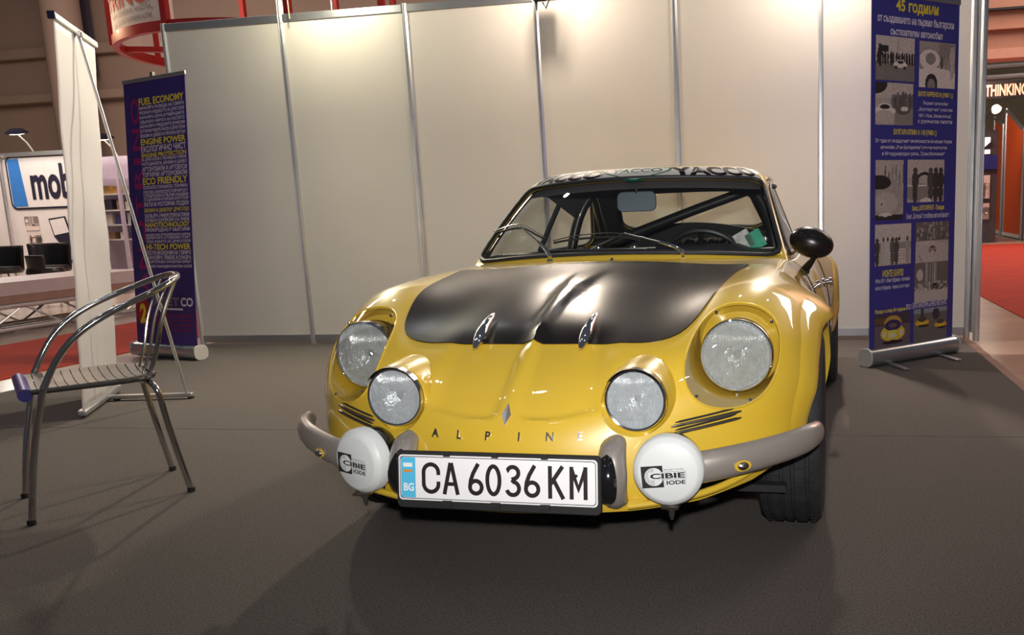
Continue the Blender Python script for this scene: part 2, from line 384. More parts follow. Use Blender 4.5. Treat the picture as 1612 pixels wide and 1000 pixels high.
WF = (0.72, 0.298); WR = (2.79, 0.30)
HLC = (0.532, 0.585); HLW, HLH = 0.113, 0.118
def oval(cx, cz, w, h, n=48, sgn=1, tilt=0.0):
    out = []
    for i in range(n):
        a = 2 * PI * i / n; u = math.cos(a); v = math.sin(a)
        e = 2 / 2.25; px = w * math.copysign(abs(u) ** e, u); pz = h * math.copysign(abs(v) ** e, v)
        out.append((sgn * (cx + px * math.cos(tilt) - pz * math.sin(tilt)), cz + px * math.sin(tilt) + pz * math.cos(tilt)))
    return out
def hl_oval(sgn, k=1.0, n=48): return oval(HLC[0], HLC[1], HLW * k, HLH * k, n, sgn, -0.12)
def clip(me, fns):
    """trim the surface exactly along the zero line of each function (negative inside = removed)"""
    bm = bmesh.new(); bm.from_mesh(me)
    for fn in fns:
        val = {}
        for v in bm.verts:
            d = fn(v.co); val[v] = 1e-7 if abs(d) < 1e-7 else d
        new = set()
        for e in list(bm.edges):
            a, b = e.verts; da, db = val.get(a), val.get(b)
            if da is None or db is None or da * db >= 0: continue
            lo, hi = 0.0, 1.0; ca, cb = a.co.copy(), b.co.copy()
            for _ in range(18):
                m = (lo + hi) / 2; dm = fn(ca.lerp(cb, m))
                if dm * da > 0: lo = m
                else: hi = m
            t = min(max((lo + hi) / 2, .002), .998)
            _, nv_ = bmesh.utils.edge_split(e, a, t); nv_.co = ca.lerp(cb, t); new.add(nv_)
        for f in list(bm.faces):
            vs = [v for v in f.verts if v in new]
            if len(vs) == 2:
                try: bmesh.utils.face_split(f, vs[0], vs[1])
                except Exception: pass
            elif len(vs) == 4:
                try: bmesh.ops.connect_verts(bm, verts=vs)
                except Exception: pass
        dead = [f for f in bm.faces if any((v in val and val[v] < 0) for v in f.verts)]
        bmesh.ops.delete(bm, geom=dead, context='FACES')
    bmesh.ops.dissolve_degenerate(bm, dist=2e-4, edges=bm.edges)
    bm.to_mesh(me); bm.free(); me.update()
def sd_poly(px, pz, poly):
    d = 1e9; ins = False; n = len(poly)
    for i in range(n):
        x0, z0 = poly[i]; x1, z1 = poly[(i + 1) % n]
        ex, ez = x1 - x0, z1 - z0; wx, wz = px - x0, pz - z0
        t = min(max((wx * ex + wz * ez) / (ex * ex + ez * ez), 0), 1)
        d = min(d, math.hypot(wx - ex * t, wz - ez * t))
        if (z0 > pz) != (z1 > pz) and px < (x1 - x0) * (pz - z0) / (z1 - z0) + x0: ins = not ins
    return -d if ins else d
def f_arch(cy, cz, r):
    def f(p):
        if abs(p.x) < .45: return 1.0
        return math.hypot(p.y - cy, p.z - cz) - r
    return f
def f_head(p):
    if p.y > .60: return 1.0
    x = abs(p.x) - HLC[0]; z = p.z - HLC[1]; t = -.12
    u, v = (x * math.cos(t) + z * math.sin(t)) / HLW, (-x * math.sin(t) + z * math.cos(t)) / HLH
    return (abs(u) ** 2.25 + abs(v) ** 2.25) ** (1 / 2.25) - 1
CAB = [(-.52, 1.26), (0, 1.16), (.52, 1.26), (.575, 1.5), (.58, 2.2), (.51, 2.72), (.3, 2.88), (-.3, 2.88), (-.51, 2.72), (-.58, 2.2), (-.575, 1.5)]
SLOT = [(.36, .258), (.48, .271), (.56, .296), (.607, .322), (.56, .319), (.46, .300), (.36, .290)]
def f_fog(p):
    return math.hypot(abs(p.x) - .317, p.z - .507) - .0885 if p.y < .36 else 1.0
def f_cab(p): return sd_poly(p.x, p.y, CAB) if p.z > .6 and p.y > 1.0 else 1.0
def f_lip(p):
    return p.z - float(np.interp(abs(p.x), [0, .30, .46, .58, .66, .72], [.232, .238, .250, .277, .316, .335])) if p.y < .70 else 1.0
def f_slot(p): return sd_poly(abs(p.x), p.z, SLOT) if p.y < .45 and p.z < .4 and abs(p.x) > .2 else 1.0
clip(body.data, [f_arch(WF[0] - .02, WF[1], .338), f_arch(WR[0], WR[1], .33), f_head, f_fog, f_cab, f_slot, f_lip])
INN = mat('dark_inner_side', (.02, .018, .016), .8, var=.2); body.data.materials.append(INN)
sm = body.modifiers.new('s', 'SOLIDIFY'); sm.thickness = 0.007; sm.offset = -1; sm.material_offset = 1
for p in body.data.polygons: p.use_smooth = True
apply_mods(body)
try: body.data.set_sharp_from_angle(angle=0.7)
except Exception: pass

# dark tub inside the body (floor pan, wheel houses)
tub = MB()
tub.box((0, 1.9, .19), (1.30, 3.0, .02)); tub.box((0, .30, .40), (.80, .01, .24))
tub.box((0, 1.10, .46), (1.05, .012, .54)); tub.box((0, 2.55, .46), (1.20, .012, .54))
tub.box((0, .70, .22), (.56, .9, .02))
tub.obj('floor_pan', DBLK, car, smooth=False)

# black panel of the lid, laid on the nose surface
def drape_panel(name, outline, m, off, thick, n=40, rings=14, parent=car, centre=None):
    """outline: list of (x,y); concentric rings draped from above"""
    P = np.array(outline); c = P.mean(0) if centre is None else np.array(centre)
    mb = MB(); N = len(P); vs = []; fs = []
    for r in range(rings + 1):
        t = 1 - r / rings
        for p in P:
            q = c + (p - c) * t; vs.append(top_hit(q[0], q[1], off if r else off - thick * 0.0))
    for r in range(rings):
        for k in range(N):
            k2 = (k + 1) % N; fs.append((r * N + k, r * N + k2, (r + 1) * N + k2, (r + 1) * N + k))
    b0 = len(vs)
    for p in P: vs.append(top_hit(p[0], p[1], off - thick))
    for k in range(N):
        k2 = (k + 1) % N; fs.append((k, b0 + k, b0 + k2, k2))
    mb.add(vs, fs); return mb.obj(name, m, parent, merge=1e-5)
half = [(0, .255), (.107, .254), (.20, .256), (.29, .258), (.345, .268), (.385, .290), (.412, .330), (.432, .39), (.452, .48), (.467, .58), (.480, .72), (.493, .84), (.502, .90), (.498, .935), (.47, .952), (.32, .985), (.15, 1.006), (0, 1.012)]
hp = spl([(p[0], p[1]) for p in half], 60)
outl = [(x, y) for x, y in hp] + [(-x, y) for x, y in hp[1:-1][::-1]]
HOOD = drape_panel('front_lid', outl, BLK, 0.0035, 0.006, rings=22, centre=(0, .60))
tag(HOOD, 'matt black front lid panel')

# head lamps behind clear covers
def lens_disc(mb, c, ax, R, bulge, seg=48, rings=8):
    prof = [(R * math.sin(i / rings * PI / 2) if 0 else R * i / rings, bulge * (1 - (i / rings) ** 2)) for i in range(rings + 1)]
    return mb.lathe(prof, c, ax, seg=seg, cap=False)
for s_ in (-1, 1):
    hl = thing('headlamp', None, None); hl.parent = car
    # bucket following the cover outline
    N = 48; ov = hl_oval(s_, 1.004, N); ov2 = hl_oval(s_, 0.985, N); b = MB(); vs = []
    fr = [front_hit(x, z, 0.0) for x, z in ov]
    for p, (x, z) in zip(fr, ov): vs.append(p)
    for p, (x, z) in zip(fr, ov2): vs.append(Vector((x, p.y + .02, z)))
    for (x, z) in hl_oval(s_, .93, N): vs.append(Vector((x, max(.40, front_hit(x, z).y + .05), z)))
    for (x, z) in hl_oval(s_, .80, N): vs.append(Vector((x, max(.41, front_hit(x, z).y + .05), z)))
    vs.append(Vector((s_ * HLC[0], .42, HLC[1])))
    fs = [(r * N + k, r * N + (k + 1) % N, (r + 1) * N + (k + 1) % N, (r + 1) * N + k) for r in range(3) for k in range(N)]
    fs += [(3 * N + k, 3 * N + (k + 1) % N, 4 * N) for k in range(N)]
    b.add(vs, fs); b.obj('bucket', YEL, hl)
    ax = Vector((s_ * 0.03, -1, 0.02)).normalized(); c0 = Vector((s_ * .533, .318, .577))
    r_ = MB(); r_.lathe([(.091, .012), (.0945, .010), (.096, 0), (.094, -.07), (.088, -.07), (.086, .004)], c0, ax, seg=56, closed=True); r_.obj('rim', CHR, hl)
    r_ = MB(); prof = [(.086 * math.sqrt(i / 12), .004 - .055 * (1 - i / 12)) for i in range(13)]; r_.lathe(prof, c0, ax, seg=48, cap=False); r_.obj('reflector', REFL, hl)
    r_ = MB(); lens_disc(r_, c0 + ax * .003, ax, .0865, .014); r_.obj('lens', LENS, hl)
    r_ = MB(); r_.lathe([(.0, .012), (.011, .011), (.013, .004), (.012, -.02)], c0 - ax * .035, ax, seg=16); r_.obj('bulb_shield', CHR, hl)
    r_ = MB(); r_.lathe([(.006, 0), (.006, .02), (.003, .024)], c0 + Vector((0, -.012, -.100)), (0, -.3, -1), seg=10); r_.obj('adjuster_screw', CHR, hl)
    # clear cover = the fender's own surface inside the oval
    N = 48; RG = 8; vs = []; fs = []
    for r in range(RG):
        for (x, z) in hl_oval(s_, 1.0 - r / RG, N): vs.append(front_hit(x, z, .001))
    vs.append(front_hit(s_ * HLC[0], HLC[1], .001))
    fs = [(r * N + k, r * N + (k + 1) % N, (r + 1) * N + (k + 1) % N, (r + 1) * N + k) for r in range(RG - 1) for k in range(N)]
    fs += [((RG - 1) * N + k, (RG - 1) * N + (k + 1) % N, RG * N) for k in range(N)]
    cvr = MB().add(vs, fs).obj('clear_cover', PLEXI, hl)
    MB().tube([front_hit(x, z, .0005) for x, z in hl_oval(s_, 1.0, 64)], .0028, 6, closed=True).obj('cover_edge', YEL, hl)
    for a in (0.9, 2.3, 4.1, 5.3):
        (x, z) = hl_oval(s_, .94, 48)[int(a / (2 * PI) * 48)]; p = front_hit(x, z, .001)
        MB().lathe([(.0045, 0), (.004, .0015), (0, .002)], p, (0, -1, .5), seg=10).obj('cover_screw', CHR, hl)

MB().lathe([(.007, 0), (.006, .006), (.003, .009), (0, .010)], top_hit(.005, 1.055, 0), (0, 0, 1), seg=14).obj('washer_jet', CHR, car)
# inner driving lamps standing out of the nose in yellow cowls
for s_ in (-1, 1):
    fl = thing('driving_lamp', None, None); fl.parent = car
    c0 = Vector((s_ * .317, .088, .507)); ax = Vector((0, -1, 0.0)).normalized()
    N = 64; vs = []; lev = []
    edge = [front_hit(s_ * .317 + .0885 * math.cos(2 * PI * k / N), .507 + .0885 * math.sin(2 * PI * k / N), 0) for k in range(N)]
    for j in range(7):
        t = j / 6; R = .0795 + .009 * t ** .8; row = []
        for k in range(N):
            a = 2 * PI * k / N; yf = c0.y - .002; ye = edge[k].y
            row.append((s_ * .317 + R * math.cos(a), yf + (ye - yf) * (t ** 1.5) if ye > yf else yf + (ye - yf) * t - .0, .507 + R * math.sin(a)))
        lev.append(row)
    lev.append([(s_ * .317 + .0895 * math.cos(2 * PI * k / N), edge[k].y + .004, .507 + .0895 * math.sin(2 * PI * k / N)) for k in range(N)])
    lev.insert(0, [(s_ * .317 + .078 * math.cos(2 * PI * k / N), c0.y + .03, .507 + .078 * math.sin(2 * PI * k / N)) for k in range(N)])
    for l in lev: vs += l
    fs = [(r * N + k, r * N + (k + 1) % N, (r + 1) * N + (k + 1) % N, (r + 1) * N + k) for r in range(len(lev) - 1) for k in range(N)]
    MB().add(vs, fs).obj('cowl', YEL, fl)
    r_ = MB(); r_.lathe([(.070, .010), (.0745, .012), (.0775, .006), (.077, -.03), (.072, -.03)], c0, ax, seg=56, closed=True); r_.obj('rim', CHR, fl)
    r_ = MB(); r_.lathe([(.070 * math.sqrt(i / 12), .002 - .05 * (1 - i / 12)) for i in range(13)], c0, ax, seg=48, cap=False); r_.obj('reflector', REFL, fl)
    r_ = MB(); lens_disc(r_, c0 + ax * .004, ax, .071, .013); r_.obj('lens', LENS, fl)
    r_ = MB(); r_.lathe([(.0, .012), (.009, .010), (.010, .004), (.009, -.02)], c0 - ax * .03, ax, seg=16); r_.obj('bulb_shield', CHR, fl)
    # chrome peak over the lamp
    r_ = MB(); r_.lathe([(.0785, .020), (.0800, .020), (.0808, -.02), (.0795, -.02)], c0, ax, seg=28, closed=True, ang=(-.95, .95), up=(0, 0, 1)); r_.obj('peak', DCHR, fl)

# front air vents
for s_ in (-1, 1):
    av = thing('air_vent', None, None); av.parent = car
    for (zi, zo) in ((.436, .457), (.418, .441)):
        pts = [front_hit(s_ * (.395 + (.555 - .395) * t), zi + (zo - zi) * t, .004) for t in np.linspace(0, 1, 14)]
        MB().tube(pts, [.002] + [.0042] * 12 + [.002], 8, flat=(1, 1)).obj('trim_bar', DCHR, av)
        pts = [front_hit(s_ * (.405 + (.545 - .405) * t), zi + .009 + (zo - zi) * t, .0005) for t in np.linspace(0, 1, 12)]
        MB().tube(pts, [.001] + [.003] * 10 + [.001], 6).obj('slot', DBLK, av)
# chrome lid latches
for s_ in (-1, 1):
    a = Vector((s_ * .146, .205, .612)); b = Vector((s_ * .150, .36, .686))
    d = (b - a).normalized(); pts = [a + (b - a) * t + Vector((0, 0, .012 * math.sin(PI * t))) for t in np.linspace(0, 1, 12)]
    lt = MB().tube(pts, [.004, .010, .0135, .015, .015, .013, .012, .011, .010, .009, .007, .003], 12, flat=(1.0, .75), up=(1, 0, 0)).obj('lid_latch', CHR, car)
    tag(lt, 'chrome lid latch')
    MB().box(a + d * .05 + Vector((0, 0, -.006)), (.02, .05, .014)).obj('latch_base', CHR, lt, bevel=.003)
# nose lettering and badge
def drape_front(V2, Fc, off, thick=0.0):
    vs = [front_hit(x, z, off) for x, z in V2]; mb = MB().add(vs, Fc)
    if thick: mb.add([front_hit(x, z, off - thick) for x, z in V2], Fc)
    return mb
for ch, xc in zip('ALPINE', (-.188, -.118, -.040, .040, .116, .188)):
    V, Fc = fit_text(ch, xc - .010, xc + .010, .417, .437, bold=.02, keep=True)
    tm = drape_front(V, Fc, .002).mesh('letter')
    o = link('badge_letter', tm, DCHR, car, smooth=False)
    sl = o.modifiers.new('s', 'SOLIDIFY'); sl.thickness = .004; sl.offset = 0
V = [(0, .497), (.012, .474), (0, .451), (-.012, .474)]
o = link('nose_badge', drape_front(V, [(0, 1, 2, 3)], .002).mesh('b'), DCHR, car, smooth=False)
sl = o.modifiers.new('s', 'SOLIDIFY'); sl.thickness = .005; sl.offset = 0

# bumpers (two halves) with over-riders
for s_ in (-1, 1):
    bp = thing('front_bumper', None, None); bp.parent = car
    pts = spl([(.40, .075, .335), (.44, .085, .339), (.50, .105, .346), (.60, .16, .358), (.67, .215, .367), (.712, .265, .373), (.735, .315, .377), (.742, .35, .378)], 30)
    hh = np.interp(np.linspace(0, 1, 30), [0, .2, .8, .93, 1], [.043, .040, .036, .030, .008])
    vs = []; fs = []; SG = 16
    for i, p in enumerate(pts):
        t = Vector(pts[min(i + 1, 29)]) - Vector(pts[max(i - 1, 0)]); t.normalize(); nrm = Vector((t.y, -t.x, 0)).normalized()
        for k in range(SG):
            a = 2 * PI * k / SG; w = .026 if math.cos(a) > 0 else .012
            q = Vector(p) + nrm * math.cos(a) * w * hh[i] / .036 + Vector((0, 0, 1)) * math.copysign(abs(math.sin(a)) ** .8, math.sin(a)) * hh[i]
            vs.append((s_ * q.x, q.y, q.z))
    fs = [(i * SG + k, i * SG + (k + 1) % SG, (i + 1) * SG + (k + 1) % SG, (i + 1) * SG + k) for i in range(29) for k in range(SG)] + [tuple(range(SG)), tuple(29 * SG + k for k in range(SG))]
    MB().add(vs, fs).obj('blade', SILV, bp)
    # bolt hole trim
    nb = Vector((s_ * .50, -.80, -.05)).normalized(); cb = Vector((s_ * .556, .128, .346)) + nb * .0262
    MB().lathe([(.019, -.003), (.019, .0012), (.0, .0012)], cb, nb, seg=28, sx=.72, sy=1.15, up=(0, 0, 1)).obj('bolt_opening', YEL, bp)
    MB().lathe([(.013, .001), (.012, .005), (.007, .009), (0, .0105)], cb, nb, seg=24, sx=.8, sy=1.15, up=(0, 0, 1)).obj('bolt_cap', DCHR, bp)
    # over-rider with rubber insert
    ov = thing('over_rider', None, None); ov.parent = car
    x0 = s_ * .270
    prof = spl([(.245, .035), (.262, .012), (.30, -.012), (.34, -.018), (.38, -.010), (.41, .012), (.428, .045)], 18)
    wd_ = np.interp(np.linspace(0, 1, 18), [0, .15, .5, .85, 1], [.008, .031, .038, .031, .008])
    vs = []; SG = 16
    for i, (z, y) in enumerate(prof):
        for k in range(SG):
            a = 2 * PI * k / SG; vs.append((x0 + math.cos(a) * wd_[i], y + .03 - math.sin(a) * (.032 if math.sin(a) > 0 else .03) * min(1, wd_[i] / .02), z))
    fs = [(i * SG + k, i * SG + (k + 1) % SG, (i + 1) * SG + (k + 1) % SG, (i + 1) * SG + k) for i in range(17) for k in range(SG)] + [tuple(range(SG)), tuple(17 * SG + k for k in range(SG))]
    MB().add(vs, fs).obj('shell', SILV, ov)
    xr = x0 - s_ * .006
    vs = []; n = 18
    for i in range(n):
        t = -1 + 2 * i / (n - 1); z = .334 + t * .062; w = .0275 * math.sqrt(max(0, 1 - t * t)) + .0005; y = -.026 + .024 * t * t
        for k in range(12):
            a = 2 * PI * k / 12; vs.append((xr + math.cos(a) * w, y - math.sin(a) * .016 * math.sqrt(max(.001, 1 - t * t)), z))
    fs = [(i * 12 + k, i * 12 + (k + 1) % 12, (i + 1) * 12 + (k + 1) % 12, (i + 1) * 12 + k) for i in range(n - 1) for k in range(12)] + [tuple(range(12)), tuple((n - 1) * 12 + k for k in range(12))]
    MB().add(vs, fs).obj('insert', BPL, ov)
    # lower yellow lip under the slot
    pts = spl([(.30, .035, .258), (.42, .075, .268), (.51, .125, .284), (.58, .19, .308), (.63, .24, .335)], 16)
    MB().tube([(s_ * p[0], p[1], p[2]) for p in pts], [.009] * 15 + [.003], 10).obj('lower_lip', YEL, car)

# round spot lamps with white covers
def cibie(mb_w, mb_k, mb_l, fn):
    pass
LOGO = []
for s_ in (-1, 1):
    sp = thing('spot_lamp', None, None); sp.parent = car
    rz = -0.0 if s_ > 0 else 0.10
    ax = Vector((-.33 if s_ < 0 else 0.10, -1, 0)).normalized(); c0 = Vector((s_ * .406 + (.004 if s_ < 0 else 0), .010, .352))
    MB().lathe([(0, .002), (.066, .002), (.0725, -.001), (.0815, -.011), (.0835, -.014), (.0835, -.023), (.0845, -.025), (.0845, -.042), (.080, -.044)], c0, ax, seg=64).obj('cover', WPL, sp)
    MB().lathe([(.082, -.040), (.082, -.052), (.079, -.075), (.062, -.105), (.035, -.122), (0, -.126)], c0, ax, seg=48).obj('housing', BPL, sp)
    q = Vector((0, 0, 1)); rt = q.cross(-ax).normalized() * 1.0
    rt = Vector((-ax.y, ax.x, 0)).normalized()
    def LP(u, v, e=.0026, c0=c0, rt=rt, ax=ax):
        u = u * 1.38 + .004; v = v * 1.38
        return c0 + rt * u + Vector((0, 0, 1)) * v + ax * (e + .0005)
    W_ = WPL; LG = MB()
    tilt = .06 if s_ > 0 else -.06
    def rot(u, v): return (u * math.cos(tilt) - v * math.sin(tilt), u * math.sin(tilt) + v * math.cos(tilt))
    ox, oz = (-.012, .004)
    def addpoly(mb, P, e): mb.add([LP(*rot(ox + u, oz + v), e) for u, v in P], [tuple(range(len(P)))])
    addpoly(LG, [(-.036, -.028), (.001, -.028), (.001, .010), (-.036, .010)], .0022)
    lg = LG.obj('logo_block', DBLK, sp, smooth=False)
    DW = MB(); addpoly(DW, [(-.015 + .016 * math.cos(a), -.009 + .016 * math.sin(a)) for a in np.linspace(0, 2 * PI, 33)[:-1]], .0026)
    addpoly(DW, [(-.024, -.014), (.040, -.014), (.040, -.001), (-.024, -.001)], .0031)
    DW.obj('logo_disc', WPL, lg, smooth=False)
    DT = MB()
    for (s, x0, x1, z0, z1, bd) in (('CIBIE', -.021, .038, -.0125, -.003, .035), ('IODE', .006, .038, -.0235, -.0165, .03), ('PROJECTEURS', .003, .037, .0012, .0035, .0)):
        V, Fc = fit_text(s, x0, x1, z0, z1, bold=bd)
        DT.add([LP(*rot(ox + u, oz + v), .0036) for u, v in V], Fc)
    for k in range(7):
        u = -.030 + k * .0024; hgt = math.sqrt(max(0, .016 ** 2 - (u + .015) ** 2))
        addpoly(DT, [(u, -.009 - hgt), (u + .0006, -.009 - hgt), (u + .0006, -.009 + hgt), (u, -.009 + hgt)], .0029)
    for z in (-.0012, -.0142): addpoly(DT, [(-.004, z), (.040, z), (.040, z + .0005), (-.004, z + .0005)], .0036)
    addpoly(DT, [(.0395, -.0142), (.040, -.0142), (.040, -.0007), (.0395, -.0007)], .0036)
    DT.obj('logo_lettering', DBLK, lg, smooth=False)
    br = MB(); br.box(c0 + Vector((0, .03, -.088)), (.042, .05, .006)); br.lathe([(.012, 0), (.012, .012), (.007, .013), (.007, .026), (.005, .030), (.004, .036)], c0 + Vector((0, .03, -.088)), (0, 0, -1), seg=14); br.obj('mounting_bolt', DCHR, sp)
    br = MB(); br.beam(c0 + Vector((0, .04, -.094)), (s_ * .36, .16, .262), .035, .006); br.obj('bracket', BPL, sp)

# number plate
pl = thing('number_plate', None, None); pl.parent = car
PC = Vector((0, -.044, .3375)); PR = Matrix.Rotation(-.13, 3, 'X') @ Matrix.Rotation(0, 3, 'Y')
def PP(u, v, e=0): return PC + PR @ Vector((u * .968, -e, v * .98))
def plate_poly(mb, poly, e0, e1):
    n = len(poly); mb.add([PP(u, v, e0) for u, v in poly] + [PP(u, v, e1) for u, v in poly],
        [tuple(range(n)), tuple(range(n, 2 * n))[::-1]] + [(i, (i + 1) % n, n + (i + 1) % n, n + i) for i in range(n)]); return mb
plate_poly(MB(), poly_round(.535, .142, .014, 6, 0, -.006), -.016, -.001).obj('holder', DBLK, pl, bevel=.003)
for i_, (z, tabs) in enumerate(((.0605, (-.128, .0, .128)), (-.0605, (-.128, .0, .128)))):
    for x in tabs: plate_poly(MB(), [(x - .012 + .004 * (i_ == 0), z - .006), (x + .012 - .004 * (i_ == 0), z - .006), (x + .012 - .004 * (i_ == 0), z + .006), (x - .012 + .004 * (i_ == 0), z + .006)], .0, .006).obj('clip', DBLK, pl, smooth=False)
WPM = mat('reflective_plate_white', (0.93, 0.92, 0.93), 0.35, var=0.01)
CYA = mat('plate_blue_strip', (0.10, 0.55, 0.85), 0.4, var=0.02); PTX = mat('plate_characters', (0.02, 0.012, 0.014), 0.5, var=0.05)
plate_poly(MB(), poly_round(.520, .1125, .010, 5), -.002, .001).obj('plate_sheet', WPM, pl, smooth=False)
ring = MB(); P1 = poly_round(.513, .1055, .009, 6); P2 = poly_round(.5095, .102, .008, 6); n = len(P1)
ring.add([PP(u, v, .0016) for u, v in P1] + [PP(u, v, .0016) for u, v in P2], [(i, (i + 1) % n, n + (i + 1) % n, n + i) for i in range(n)]); ring.obj('border_line', PTX, pl, smooth=False)
b = MB(); b.add([PP(u, v, .0014) for u, v in ((-.2535, -.050), (-.214, -.050), (-.214, .050), (-.2535, .050))], [(0, 1, 2, 3)]); b.obj('blue_strip', CYA, pl, smooth=False)
b = MB(); b.add([PP(u, v, .002) for u, v in ((-.247, .026), (-.222, .026), (-.222, .036), (-.247, .036))], [(0, 1, 2, 3)]); b.obj('strip_flag', WPM, pl, smooth=False); b = MB()
V, Fc = fit_text('BG', -.2465, -.2185, -.034, -.014, bold=.03); b.add([PP(u, v, .002) for u, v in V], Fc); b.obj('country_letters', WPM, pl, smooth=False)
b = MB(); b.add([PP(u, v, .002) for u, v in ((-.247, .013), (-.222, .013), (-.222, .019), (-.247, .019))], [(0, 1, 2, 3)]); b.obj('strip_orange', mat('orange_strip', (.75, .28, .02), .5, var=.03), pl, smooth=False)
def stroke(mb, pts, w, e=.0022, closed=False):
    P = [Vector((p[0], p[1])) for p in pts]; n = len(P); L = []; R_ = []
    for i in range(n):
        a = P[(i - 1) % n] if (closed or i > 0) else P[i]; c = P[(i + 1) % n] if (closed or i < n - 1) else P[i]
        d1 = (P[i] - a); d2 = (c - P[i])
        d1 = d1.normalized() if d1.length > 0 else d2.normalized(); d2 = d2.normalized() if d2.length > 0 else d1
        t = (d1 + d2).normalized(); nn = Vector((-t.y, t.x)); k = 1 / max(.5, nn.dot(Vector((-d1.y, d1.x))))
        L.append(P[i] + nn * w / 2 * k); R_.append(P[i] - nn * w / 2 * k)
    vs = [PP(p.x, p.y, e) for p in L] + [PP(p.x, p.y, e) for p in R_]
    fs = [(i, (i + 1) % n, n + (i + 1) % n, n + i) for i in range(n if closed else n - 1)]
    mb.add(vs, fs)
def arc(cx, cz, rx, rz, a0, a1, n=16): return [(cx + rx * math.cos(math.radians(a0 + (a1 - a0) * i / n)), cz + rz * math.sin(math.radians(a0 + (a1 - a0) * i / n))) for i in range(n + 1)]
CW = .0102; H2 = .034
def chrs(ch, x, w):
    mb = MB(); h = H2; r = w / 2
    if ch == 'C': stroke(mb, arc(x, h - r, r, r, 0, 180) + arc(x, -h + r, r, r, 180, 360), CW) if 0 else stroke(mb, [(x + r, h - r - .006)] + arc(x, h - r, r, r, 0, 90, 8)[0:] + arc(x, h - r, r, r, 90, 180, 8)[1:] + arc(x, -h + r, r, r, 180, 360, 16) + [(x + r, -h + r + .006)], CW)
    if ch == 'A': stroke(mb, [(x - r, -h - CW / 2), (x - .001, h + CW / 2)], CW); stroke(mb, [(x + r, -h - CW / 2), (x + .001, h + CW / 2)], CW, .0023); stroke(mb, [(x - r * .6, -.013), (x + r * .6, -.013)], CW * .9, .0024)
    if ch == '6':
        stroke(mb, arc(x, -h + r, r, r, 0, 360, 28)[:-1], CW, closed=True); stroke(mb, [(x - r, -h + r), (x - r * .86, -h + r + .016), (x - r * .45, .015), (x + r * .45, h + CW / 2)], CW, .0023)
    if ch == '0': stroke(mb, arc(x, 0, r, h, 0, 360, 36)[:-1], CW, closed=True)
    if ch == '3':
        stroke(mb, [(x - r * .95, h - .010)] + arc(x, h - r * .9, r * .92, r * .9, 160, -70, 16) + [(x - .003, .003)], CW)
        stroke(mb, [(x - .003, .003)] + arc(x, -h + r, r, r, 80, -165, 18), CW, .0023)
    if ch == 'K': stroke(mb, [(x - r, -h - CW / 2), (x - r, h + CW / 2)], CW); stroke(mb, [(x - r, -.006), (x + r, h + CW / 2)], CW, .0023); stroke(mb, [(x - r * .35, .004), (x + r * 1.1, -h - CW / 2)], CW, .0024)
    if ch == 'M': stroke(mb, [(x - r, -h - CW / 2), (x - r, h + CW / 2)], CW); stroke(mb, [(x + r, -h - CW / 2), (x + r, h + CW / 2)], CW, .0023); stroke(mb, [(x - r, h), (x, -.014), (x + r, h)], CW, .0024)
    mb.obj('plate_character', PTX, pl, smooth=False)
for ch, x, w in (('C', -.166, .040), ('A', -.114, .036), ('6', -.050, .031), ('0', -.005, .032), ('3', .044, .032), ('6', .092, .032), ('K', .152, .032), ('M', .206, .035)): chrs(ch, x / .968, w)
b = MB().lathe([(.004, 0), (.0035, .002), (0, .0025)], PP(.208, .018, .0028), (0, -1, 0), seg=12).obj('plate_rivet', DCHR, pl)

# ------------------------------------------------------------------ greenhouse
def lev(t):
    return [(0, 1.06 + .40 * t), (.32 - .04 * t, 1.085 + .415 * t), (.585 - .11 * t, 1.20 + .385 * t), (.612 - .115 * t, 1.285 + .39 * t), (.622 - .122 * t, 1.62 + .20 * t),
            (.605 - .13 * t, 2.22 - .02 * t), (.53 - .12 * t, 2.80 - .50 * t), (.47 - .11 * t, 2.93 - .53 * t), (.28 - .06 * t, 3.03 - .54 * t), (0, 3.06 - .545 * t)]
def cap(s, cz=2.02): return [(x * (.30 + .70 * s) if 0 else x * s, cz + (y - cz) * s) for x, y in lev(1.0)]
TL = [0, .1, .25, .4, .55, .7, .85, 1.0]
LV = []
for t in TL:
    b = lev(t); z = .755 + .305 * t; bul = math.sin(PI * t) * .018
    LV.append([(x, y + (-bul if i < 4 else 0), z + .022 * (1 - (x / .5) ** 2) * (1 - .0 * t) - (0.012 if i in (6, 7) else 0) * t + (.006 * math.sin(PI * t))) for i, (x, y) in enumerate(b)])
for s, z in ((.955, 1.083), (.88, 1.101), (.76, 1.115), (.58, 1.125), (.36, 1.131), (.16, 1.134), (.0, 1.135)):
    LV.append([(x, y, z + .022 * (1 - (x / .5) ** 2) * s * .9) for (x, y) in cap(s)])
LV = np.array(LV)
FULL = np.concatenate([LV, (LV[:, 1:-1][:, ::-1]) * np.array([-1, 1, 1])], 1)   # 18 knots around
NK = FULL.shape[1]
def catmull(P, t, periodic):
    n = len(P); i = int(math.floor(t)); f = t - i
    g = (lambda k: P[k % n]) if periodic else (lambda k: P[min(max(k, 0), n - 1)])
    p0, p1, p2, p3 = g(i - 1), g(i), g(i + 1), g(i + 2)
    return .5 * ((2 * p1) + (-p0 + p2) * f + (2 * p0 - 5 * p1 + 4 * p2 - p3) * f * f + (-p0 + 3 * p1 - 3 * p2 + p3) * f ** 3)
def SG_(u, v):
    cols = catmull(FULL, v, False)
    return catmull(cols, u, True)
def SG(u, v, off=0.0):
    p = SG_(u, v)
    if off:
        e = .02; a = SG_(u + e, v) - SG_(u - e, v); b = SG_(u, min(v + e, 13.9)) - SG_(u, max(v - e, 0)); n = np.cross(a, b); n = n / (np.linalg.norm(n) + 1e-9)
        c = p - np.array([0, 2.0, .8])
        if n.dot(c) < 0: n = -n
        p = p + n * off
    return Vector(p)
